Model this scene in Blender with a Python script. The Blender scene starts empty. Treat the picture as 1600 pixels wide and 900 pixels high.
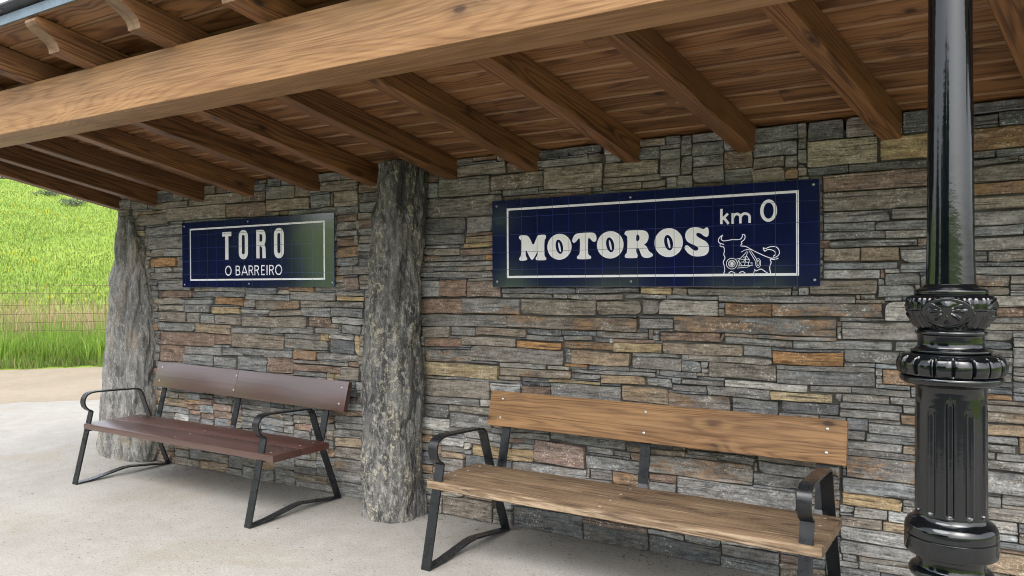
import bpy, bmesh, math, random
import numpy as np
from mathutils import Vector, Matrix, noise, geometry

# ------------------------------------------------------------------ camera, sky, sun, exposure
SC = bpy.context.scene
COL = SC.collection
EYE = 1.424
YAW, PITCH, ROLL = 0.5407, -0.0073, 0.0051
cam_data = bpy.data.cameras.new('camera')
cam_data.sensor_width = 36.0
cam_data.lens = 1193.84 / 1600.0 * 36.0
cam_data.clip_start = 0.05
cam_data.clip_end = 2000.0
cam = bpy.data.objects.new('camera', cam_data)
COL.objects.link(cam)
_c, _s = math.cos(YAW), math.sin(YAW)
_fwd = Vector((-_s, _c, 0)) * math.cos(PITCH) + Vector((0, 0, 1)) * math.sin(PITCH)
_rt = Vector((_c, _s, 0))
_up = _rt.cross(_fwd)
_r2 = _rt * math.cos(ROLL) - _up * math.sin(ROLL)
_u2 = _r2.cross(_fwd)
_m = Matrix((_r2, _u2, -_fwd)).transposed()
cam.matrix_world = Matrix.Translation((0, 0, EYE)) @ _m.to_4x4()
SC.camera = cam

SUN_EL, SUN_AZ = math.radians(52), math.radians(-30)      # sun stands behind the photographer, a little left
world = bpy.data.worlds.new('World')
SC.world = world
world.use_nodes = True
wn = world.node_tree
for n in list(wn.nodes):
    wn.nodes.remove(n)
sky = wn.nodes.new('ShaderNodeTexSky')
sky.sky_type = 'NISHITA'
sky.sun_disc = False
sky.sun_elevation = SUN_EL
sky.sun_rotation = math.pi + SUN_AZ
sky.air_density = 1.0
sky.dust_density = 4.0
sky.ozone_density = 1.0
hsv = wn.nodes.new('ShaderNodeHueSaturation')
hsv.inputs['Saturation'].default_value = 0.30           # overcast: an even, nearly colourless sky
bg = wn.nodes.new('ShaderNodeBackground')
bg.inputs['Strength'].default_value = 0.15
wo = wn.nodes.new('ShaderNodeOutputWorld')
wn.links.new(sky.outputs[0], hsv.inputs['Color'])
wn.links.new(hsv.outputs[0], bg.inputs['Color'])
wn.links.new(bg.outputs[0], wo.inputs['Surface'])

sun_data = bpy.data.lights.new('sun', 'SUN')
sun_data.energy = 0.7
sun_data.angle = math.radians(35)
sun_data.color = (1.0, 0.98, 0.955)
sun = bpy.data.objects.new('sun', sun_data)
sun.rotation_euler = (math.pi / 2 - SUN_EL, 0, SUN_AZ)
sun.location = (0, 0, 30)
COL.objects.link(sun)

SC.view_settings.view_transform = 'Standard'
SC.view_settings.look = 'None'
SC.view_settings.exposure = 1.75
SC.view_settings.gamma = 1.0
SC.view_settings.use_curve_mapping = False
SC.render.engine = 'CYCLES'
SC.cycles.max_bounces = 6
SC.cycles.diffuse_bounces = 4
SC.cycles.glossy_bounces = 2
SC.cycles.transmission_bounces = 2
SC.cycles.use_adaptive_sampling = True
SC.cycles.adaptive_threshold = 0.025
SC.cycles.use_denoising = True
SC.cycles.pixel_filter_type = 'BLACKMAN_HARRIS'
SC.cycles.filter_width = 1.0

# ------------------------------------------------------------------ helpers
def tag(o, label=None, cat=None, group=None, kind=None):
    if label: o['label'] = label
    if cat: o['category'] = cat
    if group: o['group'] = group
    if kind: o['kind'] = kind
    return o

def empty(name, loc=(0, 0, 0), rz=0.0):
    o = bpy.data.objects.new(name, None)
    o.empty_display_size = 0.2
    o.location = loc
    o.rotation_euler = (0, 0, rz)
    COL.objects.link(o)
    return o

def mesh(name, V, F, mat=None, parent=None, smooth=False, loc=None):
    me = bpy.data.meshes.new(name)
    me.from_pydata([tuple(v) for v in V], [], F)
    if smooth:
        me.polygons.foreach_set('use_smooth', [True] * len(me.polygons))
    if mat: me.materials.append(mat)
    me.update()
    o = bpy.data.objects.new(name, me)
    if loc is not None: o.location = loc
    COL.objects.link(o)
    if parent: o.parent = parent
    return o

class MB:
    def __init__(self): self.V = []; self.F = []
    def add(self, V, F):
        b = len(self.V); self.V += [tuple(v) for v in V]; self.F += [tuple(i + b for i in f) for f in F]
    def box(self, x0, x1, y0, y1, z0, z1, b=0.0):
        if b <= 0:
            V = [(x, y, z) for x in (x0, x1) for y in (y0, y1) for z in (z0, z1)]
            self.add(V, [(0, 1, 3, 2), (4, 6, 7, 5), (0, 4, 5, 1), (2, 3, 7, 6), (0, 2, 6, 4), (1, 5, 7, 3)])
        else:
            bm = bmesh.new(); bmesh.ops.create_cube(bm, size=1)
            for v in bm.verts:
                v.co = Vector(((x0 + x1) / 2 + v.co.x * (x1 - x0), (y0 + y1) / 2 + v.co.y * (y1 - y0), (z0 + z1) / 2 + v.co.z * (z1 - z0)))
            bmesh.ops.bevel(bm, geom=bm.edges[:], offset=b, segments=2, affect='EDGES', profile=0.6)
            bm.verts.index_update()
            self.add([v.co[:] for v in bm.verts], [[v.index for v in f.verts] for f in bm.faces]); bm.free()
    def tube(self, pts, r, n=6):
        pts = [Vector(p) for p in pts]; V = []; F = []
        for i, p in enumerate(pts):
            d = (pts[min(i + 1, len(pts) - 1)] - pts[max(i - 1, 0)]).normalized()
            a = d.cross(Vector((0, 0, 1)))
            if a.length < 1e-3: a = d.cross(Vector((0, 1, 0)))
            a.normalize(); b = d.cross(a)
            rr = r[i] if isinstance(r, (list, tuple)) else r
            for k in range(n):
                t = 2 * math.pi * k / n
                V.append(p + (a * math.cos(t) + b * math.sin(t)) * rr)
        for i in range(len(pts) - 1):
            for k in range(n):
                F.append((i * n + k, i * n + (k + 1) % n, (i + 1) * n + (k + 1) % n, (i + 1) * n + k))
        F.append(tuple(range(n))[::-1]); F.append(tuple((len(pts) - 1) * n + k for k in range(n)))
        self.add(V, F)
    def strip(self, prof, x0, x1, t):
        """a flat bar of thickness t bent along a (y,z) profile, its width from x0 to x1"""
        n = len(prof); L = []; R = []
        for i in range(n):
            a = Vector(prof[max(i - 1, 0)]); b = Vector(prof[min(i + 1, n - 1)]); p = Vector(prof[i])
            d = (b - a).normalized(); nn = Vector((-d.y, d.x))
            L.append(p + nn * t / 2); R.append(p - nn * t / 2)
        V = []
        for i in range(n):
            V += [(x0, L[i].x, L[i].y), (x1, L[i].x, L[i].y), (x1, R[i].x, R[i].y), (x0, R[i].x, R[i].y)]
        F = []
        for i in range(n - 1):
            for k in range(4):
                F.append((i * 4 + k, i * 4 + (k + 1) % 4, i * 4 + 4 + (k + 1) % 4, i * 4 + 4 + k))
        F.append((3, 2, 1, 0)); F.append(tuple((n - 1) * 4 + k for k in range(4)))
        self.add(V, F)
    def lathe(self, prof, n=64, fn=None, cx=0, cy=0):
        V = []; F = []
        for (r, z) in prof:
            for k in range(n):
                t = 2 * math.pi * k / n
                rr = r if fn is None else fn(r, z, t)
                V.append((cx + rr * math.cos(t), cy + rr * math.sin(t), z))
        for i in range(len(prof) - 1):
            for k in range(n):
                F.append((i * n + k, i * n + (k + 1) % n, (i + 1) * n + (k + 1) % n, (i + 1) * n + k))
        F.append(tuple(range(n))[::-1]); F.append(tuple((len(prof) - 1) * n + k for k in range(n)))
        self.add(V, F)
    def build(self, name, mat, parent=None, smooth=False, loc=None):
        o = mesh(name, self.V, self.F, mat, parent, smooth, loc)
        bm = bmesh.new(); bm.from_mesh(o.data); bmesh.ops.recalc_face_normals(bm, faces=bm.faces[:]); bm.to_mesh(o.data); bm.free()
        return o

def sharp_smooth(o, deg=35):
    me = o.data
    me.polygons.foreach_set('use_smooth', [True] * len(me.polygons))
    me.set_sharp_from_angle(angle=math.radians(deg))
    return o

# ------------------------------------------------------------------ materials
class NT:
    def __init__(self, name):
        self.m = bpy.data.materials.new(name); self.m.use_nodes = True
        self.t = self.m.node_tree
        self.b = self.t.nodes['Principled BSDF']; self.out = self.t.nodes['Material Output']
    def n(self, typ, **kw):
        nd = self.t.nodes.new('ShaderNode' + typ)
        for k, v in kw.items(): setattr(nd, k, v)
        return nd
    def set(self, sock, v):
        if hasattr(v, 'is_linked') or isinstance(v, bpy.types.NodeSocket): self.t.links.new(v, sock)
        else: sock.default_value = v
    def math(self, op, a, b=None, c=None, clamp=False):
        nd = self.n('Math', operation=op, use_clamp=clamp)
        for i, v in enumerate((a, b, c)):
            if v is not None: self.set(nd.inputs[i], v)
        return nd.outputs[0]
    def vmath(self, op, a, b=None):
        nd = self.n('VectorMath', operation=op)
        self.set(nd.inputs[0], a)
        if b is not None: self.set(nd.inputs[1], b)
        return nd.outputs[0]
    def noise(self, vec, scale, detail=4, rough=0.55, dist=0.0):
        nd = self.n('TexNoise'); self.set(nd.inputs['Vector'], vec)
        nd.inputs['Scale'].default_value = scale; nd.inputs['Detail'].default_value = detail
        nd.inputs['Roughness'].default_value = rough; nd.inputs['Distortion'].default_value = dist
        return nd.outputs['Fac']
    def ramp(self, fac, a, b, lo=0.0, hi=1.0, smooth=True):
        nd = self.n('MapRange', interpolation_type='SMOOTHSTEP' if smooth else 'LINEAR')
        self.set(nd.inputs['Value'], fac)
        nd.inputs['From Min'].default_value = a; nd.inputs['From Max'].default_value = b
        nd.inputs['To Min'].default_value = lo; nd.inputs['To Max'].default_value = hi
        return nd.outputs['Result']
    def mix(self, fac, a, b, blend='MIX'):
        nd = self.n('Mix', data_type='RGBA', blend_type=blend)
        self.set(nd.inputs['Factor'], fac)
        for s, v in ((nd.inputs['A'], a), (nd.inputs['B'], b)):
            if isinstance(v, tuple): v = v if len(v) == 4 else v + (1,)
            self.set(nd.inputs[6] if s.name == 'A' else nd.inputs[7], v)
        return nd.outputs[2]
    def scale(self, vec, s): return self.vmath('MULTIPLY', vec, s)
    def bump(self, h, dist, strength=1.0, normal=None):
        nd = self.n('Bump'); self.set(nd.inputs['Height'], h)
        nd.inputs['Distance'].default_value = dist; nd.inputs['Strength'].default_value = strength
        if normal is not None: self.set(nd.inputs['Normal'], normal)
        return nd.outputs[0]
    def fin(self, color=None, rough=None, normal=None, **kw):
        if color is not None: self.set(self.b.inputs['Base Color'], color if not isinstance(color, tuple) else (color if len(color) == 4 else color + (1,)))
        if rough is not None: self.set(self.b.inputs['Roughness'], rough)
        if normal is not None: self.set(self.b.inputs['Normal'], normal)
        for k, v in kw.items(): self.set(self.b.inputs[k.replace('_', ' ')], v)
        return self.m

def mat_stone():
    q = NT('slate')
    at = q.n('Attribute', attribute_name='tint'); sd = q.n('Attribute', attribute_name='seed')
    geo = q.n('NewGeometry')
    off = q.vmath('MULTIPLY', sd.outputs['Color'], (9.1, 5.3, 7.7))
    cmb = q.n('CombineXYZ')
    for i, k in enumerate((31.0, 17.0, 23.0)): q.set(cmb.inputs[i], q.math('MULTIPLY', sd.outputs['Fac'], k))
    P = q.vmath('ADD', geo.outputs['Position'], cmb.outputs[0])
    st = q.noise(q.scale(P, (7, 9, 80)), 1.0, 4, 0.68)
    st2 = q.noise(q.scale(P, (16, 16, 34)), 1.0, 3, 0.7)
    fine = q.noise(P, 95, 2, 0.7)
    v = q.math('ADD', q.math('MULTIPLY', st, 0.8), q.math('MULTIPLY', st2, 0.7))
    v = q.math('ADD', v, q.math('MULTIPLY', fine, 0.5))
    v = q.ramp(v, 0.76, 1.24, 0.34, 1.72, False)
    c = q.mix(1.0, at.outputs['Color'], v, 'MULTIPLY')
    # brown and rust bloom
    pat = q.noise(q.scale(P, (5, 5, 14)), 1.0, 3, 0.65)
    warm = q.ramp(pat, 0.48, 0.70)
    c = q.mix(q.math('MULTIPLY', warm, 0.30), c, (0.22, 0.165, 0.11))
    rust = q.math('MULTIPLY', q.ramp(pat, 0.56, 0.40), at.outputs['Alpha'])
    rust = q.math('MULTIPLY', rust, q.ramp(st2, 0.30, 0.55, 0.25, 1.0))
    rc = q.mix(q.ramp(st2, 0.35, 0.65), (0.15, 0.08, 0.042), (0.33, 0.185, 0.078))
    c = q.mix(rust, c, rc)
    # open bedding planes
    crack = q.ramp(q.noise(q.scale(P, (3.5, 5, 105)), 1.0, 2, 0.6), 0.385, 0.33)
    c = q.mix(q.math('MULTIPLY', crack, 0.78), c, (0.03, 0.029, 0.028))
    # pale lichen, quartz threads and lime specks
    pm = q.ramp(q.noise(P, 6.5, 2, 0.6), 0.44, 0.64)
    spk = q.ramp(q.math('ADD', q.math('MULTIPLY', fine, 0.65), q.math('MULTIPLY', st2, 0.35)), 0.55, 0.64)
    c = q.mix(q.math('MULTIPLY', q.math('MULTIPLY', spk, pm), 0.75), c, (0.56, 0.55, 0.51))
    h = q.math('ADD', q.math('MULTIPLY', st, 1.0), q.math('MULTIPLY', fine, 0.5))
    nb = q.bump(h, 0.010, 1.0)
    return q.fin(c, 0.75, nb, Specular_IOR_Level=0.35)

def mat_pillar(name, dark, mid, light, warm, lichen, top_dark):
    q = NT(name)
    geo = q.n('NewGeometry'); P = geo.outputs['Position']
    sx = q.n('SeparateXYZ'); q.set(sx.inputs[0], P)
    st = q.noise(q.scale(P, (13, 13, 4.5)), 1.0, 4, 0.74)
    st2 = q.noise(q.scale(P, (42, 42, 17)), 1.0, 4, 0.72)
    big = q.noise(q.scale(P, (6, 6, 2.2)), 1.0, 3, 0.65)
    fine = q.noise(P, 110, 2, 0.7)
    c = q.mix(q.ramp(st, 0.40, 0.60), dark, mid)
    c = q.mix(q.math('MULTIPLY', q.ramp(st2, 0.50, 0.62), 0.7), c, light)
    c = q.mix(q.math('MULTIPLY', q.ramp(st2, 0.42, 0.34), 0.45), c, dark)
    c = q.mix(q.math('MULTIPLY', q.ramp(big, 0.52, 0.66), 0.5), c, warm)
    c = q.mix(q.math('MULTIPLY', q.ramp(q.noise(q.scale(P, (9, 9, 3.0)), 1.0, 2), 0.46, 0.34), 0.45), c, dark)
    l = q.math('MULTIPLY', q.ramp(q.noise(P, 30, 3, 0.7), 0.54, 0.60), q.ramp(big, 0.40, 0.60))
    c = q.mix(q.math('MULTIPLY', l, lichen), c, (0.46, 0.43, 0.32))
    k = q.ramp(fine, 0.34, 0.66, 0.78, 1.22)
    c = q.mix(1.0, c, k, 'MULTIPLY')
    # near-black streaks, stronger towards the top
    top = q.math('MULTIPLY', q.ramp(sx.outputs['Z'], 1.35, 2.05), q.ramp(q.noise(q.scale(P, (14, 14, 2.0)), 1.0, 3, 0.65), 0.42, 0.60))
    c = q.mix(q.math('MULTIPLY', top, top_dark), c, (0.02, 0.02, 0.021))
    h = q.math('ADD', q.math('MULTIPLY', st, 1.4), q.math('ADD', q.math('MULTIPLY', st2, 0.7), q.math('MULTIPLY', fine, 0.35)))
    return q.fin(c, 0.75, q.bump(h, 0.024, 1.0), Specular_IOR_Level=0.35)

def mat_wood(name, dark, light, knot, rough=0.6, along=1.0, freq=42.0, bumpd=0.0015, wear=None, coarse=1.0, knots=1.0, spec=0.4, fib=0.5, blotw=0.35, coat=0.0, ringw=0.22, wearw=0.6, edge=None, flat=None):
    q = NT(name)
    tc = q.n('TexCoord'); oi = q.n('ObjectInfo')
    cmb = q.n('CombineXYZ')
    for i, k in enumerate((37.0, 11.0, 19.0)): q.set(cmb.inputs[i], q.math('MULTIPLY', oi.outputs['Random'], k))
    P = q.vmath('ADD', tc.outputs['Object'], cmb.outputs[0])
    vor = q.n('TexVoronoi'); q.set(vor.inputs['Vector'], q.scale(P, flat or (3.4 * along, 5.6 * coarse, 5.6 * coarse)))
    vor.inputs['Scale'].default_value = 1.0
    d = vor.outputs['Distance']
    inf = q.math('POWER', q.ramp(d, 0.0, 0.55, 1.0, 0.0, False), 2.2)
    flow = q.noise(q.scale(P, (0.24, 4.0 * coarse, 4.0 * coarse)), 1.0, 2, 0.45)
    ph = q.math('ADD', q.math('MULTIPLY', flow, freq), q.math('MULTIPLY', inf, 7.0 * knots))
    rings = q.math('ADD', q.math('MULTIPLY', q.math('SINE', ph), 0.5), 0.5)
    rings = q.math('POWER', rings, 2.4)
    fibre = q.noise(q.scale(P, (3, 110, 110)), 1.0, 2, 0.7)
    blot = q.noise(q.scale(P, (1.3, 8, 8)), 1.0, 3, 0.6)
    f = q.math('ADD', q.math('MULTIPLY', rings, ringw), q.math('MULTIPLY', fibre, fib))
    f = q.math('ADD', f, q.math('MULTIPLY', blot, blotw))
    mid = 0.5 * fib + 0.5 * blotw + 0.3 * ringw
    f = q.ramp(f, mid - 0.22, mid + 0.24, 1.0, 0.0)
    c = q.mix(f, dark, light)
    km = q.ramp(d, 0.03 if flat else 0.05, 0.075 if flat else 0.13, 1.0, 0.0)
    c = q.mix(q.math('MULTIPLY', km, 0.9 * min(1, knots)), c, knot)
    halo = q.ramp(d, 0.06 if flat else 0.10, 0.20 if flat else 0.30, 1.0, 0.0)
    c = q.mix(q.math('MULTIPLY', halo, 0.30 * min(1, knots)), c, knot)
    if wear:
        wm = q.ramp(q.noise(q.scale(P, (2.5, 30, 30)), 1.0, 5, 0.7, 0.5), 0.56, 0.66)
        c = q.mix(q.math('MULTIPLY', wm, wearw), c, wear)
        crack = q.ramp(q.noise(q.scale(P, (1.5, 60, 60)), 1.0, 4, 0.6, 0.3), 0.66, 0.72)
        c = q.mix(q.math('MULTIPLY', crack, 0.75), c, tuple(x * 0.25 for x in dark))
    if edge:                                    # bare splintered wood along the front edge
        sy = q.n('SeparateXYZ'); q.set(sy.inputs[0], tc.outputs['Object'])
        em = q.math('ADD', q.math('MULTIPLY', sy.outputs['Y'], -1.0), q.math('MULTIPLY', q.noise(q.scale(P, (3.5, 40, 40)), 1.0, 4, 0.7), 0.055))
        c = q.mix(q.math('MULTIPLY', q.ramp(em, 0.130, 0.142), 0.7), c, edge)
    var = q.ramp(oi.outputs['Random'], 0, 1, 0.82, 1.18, False)
    c = q.mix(1.0, c, var, 'MULTIPLY')
    h = q.math('ADD', q.math('MULTIPLY', rings, 0.6), q.math('MULTIPLY', fibre, 0.7))
    return q.fin(c, rough, q.bump(h, bumpd, 0.7), Specular_IOR_Level=spec, Coat_Weight=coat, Coat_Roughness=0.28, Coat_IOR=1.7)

def mat_simple(name, col, rough, var=0.15, sc=20, bumpd=0.0, bsc=80, metal=0.0, coat=0.0, spec=0.5):
    q = NT(name); tc = q.n('TexCoord')
    k = q.ramp(q.noise(tc.outputs['Object'], sc, 4), 0.3, 0.7, 1 - var, 1 + var)
    c = q.mix(1.0, col, k, 'MULTIPLY')
    nb = q.bump(q.noise(tc.outputs['Object'], bsc, 3), bumpd, 0.6) if bumpd else None
    rr = q.ramp(q.noise(tc.outputs['Object'], sc * 1.7, 3), 0.3, 0.7, rough * 0.8, rough * 1.25)
    return q.fin(c, rr, nb, Metallic=metal, Coat_Weight=coat, Specular_IOR_Level=spec)

def mat_ground(name, a, b, dark, speck, stain=None):
    q = NT(name); geo = q.n('NewGeometry'); P = geo.outputs['Position']
    big = q.noise(P, 0.8, 5, 0.6, 0.4); mid = q.noise(P, 7, 5, 0.7); fine = q.noise(P, 75, 4, 0.8)
    c = q.mix(q.ramp(q.math('ADD', q.math('MULTIPLY', big, 0.6), q.math('MULTIPLY', mid, 0.4)), 0.38, 0.62), a, b)
    if stain:
        w = q.ramp(q.noise(P, 1.3, 4, 0.6, 0.8), 0.52, 0.68)
        c = q.mix(q.math('MULTIPLY', w, 0.5), c, stain)
    c = q.mix(q.math('MULTIPLY', q.ramp(fine, 0.49, 0.66), 0.5), c, dark)
    c = q.mix(q.math('MULTIPLY', q.ramp(fine, 0.46, 0.36), 0.25), c, tuple(x * 1.35 for x in b))
    sp = q.ramp(q.noise(P, 38, 2, 0.5), 0.66, 0.72)
    c = q.mix(q.math('MULTIPLY', sp, speck), c, tuple(x * 0.35 for x in dark))
    h = q.math('ADD', q.math('MULTIPLY', mid, 0.8), q.math('MULTIPLY', fine, 0.6))
    return q.fin(c, 0.9, q.bump(h, 0.006, 0.7), Specular_IOR_Level=0.25)

def mat_leaf(name, trans=0.35):
    q = NT(name); at = q.n('Attribute', attribute_name='tint')
    q.fin(at.outputs['Color'], 0.6, Specular_IOR_Level=0.3)
    tr = q.n('BsdfTranslucent'); q.set(tr.inputs['Color'], at.outputs['Color'])
    mx = q.n('MixShader'); mx.inputs[0].default_value = trans
    q.t.links.new(q.b.outputs[0], mx.inputs[1]); q.t.links.new(tr.outputs[0], mx.inputs[2])
    q.t.links.new(mx.outputs[0], q.out.inputs['Surface'])
    return q.m

def mat_meadow():
    q = NT('meadow_grass'); geo = q.n('NewGeometry'); P = geo.outputs['Position']
    a = q.noise(P, 0.12, 4, 0.6); b = q.noise(P, 1.1, 5, 0.7); f = q.noise(P, 14, 4, 0.7)
    c = q.mix(q.ramp(a, 0.35, 0.65), (0.125, 0.205, 0.030), (0.175, 0.25, 0.040))
    c = q.mix(q.math('MULTIPLY', q.ramp(b, 0.40, 0.70), 0.6), c, (0.205, 0.27, 0.05))
    c = q.mix(q.math('MULTIPLY', q.ramp(f, 0.35, 0.75), 0.5), c, (0.13, 0.19, 0.03))
    return q.fin(c, 0.9, q.bump(f, 0.05, 0.6), Specular_IOR_Level=0.15)

def mat_panel(name, base, line, pitch, rough, ior, line_w=0.006, dark_line=False):
    """glossy printed sheet with a grid of thin tile lines every 10 cm"""
    q = NT(name); tc = q.n('TexCoord')
    sp = q.n('SeparateXYZ'); q.set(sp.inputs[0], tc.outputs['Object'])
    ms = []
    for ax in ('X', 'Z'):
        fr = q.math('FRACT', q.math('ADD', q.math('DIVIDE', sp.outputs[ax], pitch), 0.5))
        dd = q.math('ABSOLUTE', q.math('SUBTRACT', fr, 0.5))
        ms.append(q.math('LESS_THAN', dd, line_w))
    m = q.math('MAXIMUM', ms[0], ms[1])
    c = q.mix(m, base, line)
    nb = q.bump(q.noise(tc.outputs['Object'], 6, 2), 0.0012, 0.15)
    return q.fin(c, rough, nb, IOR=ior)

M = {}
M['stone'] = mat_stone()
M['core'] = mat_simple('wall_core', (0.09, 0.085, 0.077), 0.95, 0.3, 12)
M['pillar_l'] = mat_pillar('schist_pale', (0.12, 0.12, 0.118), (0.26, 0.254, 0.24), (0.37, 0.362, 0.342), (0.28, 0.222, 0.152), 0.12, 0.0)
M['pillar_m'] = mat_pillar('schist_dark', (0.045, 0.045, 0.047), (0.15, 0.148, 0.14), (0.31, 0.30, 0.275), (0.21, 0.185, 0.14), 0.6, 0.9)
M['beam'] = mat_wood('honey_timber', (0.185, 0.088, 0.034), (0.405, 0.228, 0.102), (0.065, 0.030, 0.014), 0.55, 1.1, 300, 0.0010, wear=(0.40, 0.25, 0.13), coarse=0.85, knots=1.6, fib=0.62, blotw=0.34, ringw=0.085, wearw=0.35, flat=(1.9, 0.8, 4.2))
M['rafter'] = mat_wood('stained_rafter', (0.062, 0.024, 0.0085), (0.205, 0.093, 0.034), (0.02, 0.010, 0.006), 0.5, 1.0, 200, 0.0012, coarse=1.4, knots=1.2)
M['board'] = mat_wood('stained_board', (0.082, 0.033, 0.012), (0.255, 0.124, 0.048), (0.02, 0.010, 0.006), 0.5, 1.2, 120, 0.0012, coarse=1.2, knots=1.3, blotw=0.5)
M['board_edge'] = mat_wood('pale_board_edge', (0.19, 0.10, 0.044), (0.29, 0.165, 0.08), (0.10, 0.05, 0.03), 0.6, 1.0, 60, 0.0005)
M['rafter_end'] = mat_wood('bare_rafter_end', (0.12, 0.068, 0.036), (0.20, 0.128, 0.074), (0.09, 0.05, 0.028), 0.7, 1.0, 60, 0.0005, knots=0.3)
M['bench_pine'] = mat_wood('weathered_pine', (0.105, 0.050, 0.020), (0.32, 0.180, 0.080), (0.035, 0.017, 0.008), 0.65, 1.0, 190, 0.002, wear=(0.27, 0.17, 0.09), coarse=1.5, knots=1.4, blotw=0.5, ringw=0.12)
M['bench_seat'] = mat_wood('worn_pine', (0.058, 0.036, 0.021), (0.185, 0.124, 0.072), (0.03, 0.016, 0.008), 0.7, 1.1, 190, 0.003, wear=(0.32, 0.245, 0.165), coarse=1.6, blotw=0.55, ringw=0.16)
M['bench_front'] = mat_wood('splintered_pine', (0.055, 0.034, 0.020), (0.175, 0.118, 0.069), (0.03, 0.016, 0.008), 0.7, 1.1, 190, 0.003, wear=(0.32, 0.245, 0.165), coarse=1.6, blotw=0.55, ringw=0.16, edge=(0.30, 0.225, 0.15))
M['maroon'] = mat_wood('maroon_paint', (0.044, 0.014, 0.010), (0.068, 0.024, 0.017), (0.03, 0.012, 0.01), 0.36, 1.0, 60, 0.0010, coarse=1.5, knots=0.3, spec=0.8, coat=0.6)
M['iron'] = mat_simple('black_iron', (0.009, 0.010, 0.012), 0.30, 0.15, 12, spec=0.5)
M['post'] = mat_simple('gloss_black_paint', (0.002, 0.003, 0.004), 0.09, 0.2, 30, 0.0006, 45, spec=0.65)
M['steel'] = mat_simple('steel', (0.55, 0.55, 0.53), 0.35, 0.1, 40, metal=1.0)
M['zinc'] = mat_simple('zinc_trim', (0.16, 0.21, 0.25), 0.42, 0.12, 8, metal=0.5)
M['slate_roof'] = mat_simple('roof_slate', (0.05, 0.055, 0.062), 0.5, 0.3, 9, 0.002, 60)
M['concrete'] = mat_ground('concrete', (0.240, 0.230, 0.210), (0.292, 0.282, 0.259), (0.125, 0.119, 0.107), 0.55, (0.235, 0.205, 0.157))
M['sand'] = mat_ground('sand', (0.205, 0.172, 0.128), (0.25, 0.212, 0.16), (0.16, 0.13, 0.095), 0.5)
M['asphalt'] = mat_ground('asphalt', (0.045, 0.045, 0.047), (0.06, 0.06, 0.06), (0.03, 0.03, 0.03), 0.3)
M['meadow'] = mat_meadow()
M['leaf'] = mat_leaf('leaf')
M['bark'] = mat_simple('bark', (0.09, 0.07, 0.05), 0.9, 0.3, 15, 0.01, 30)
M['wire'] = mat_simple('rusty_wire', (0.10, 0.055, 0.03), 0.7, 0.2, 20)
M['panel'] = mat_panel('navy_panel', (0.0045, 0.0070, 0.058), (0.045, 0.055, 0.16), 0.1, 0.10, 2.05, 0.010)
M['print'] = mat_panel('white_print', (0.86, 0.86, 0.88), (0.12, 0.12, 0.15), 0.1, 0.2, 1.5, 0.010)
M['print_plain'] = mat_simple('white_line', (0.80, 0.80, 0.82), 0.25, 0.02, 20)
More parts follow.
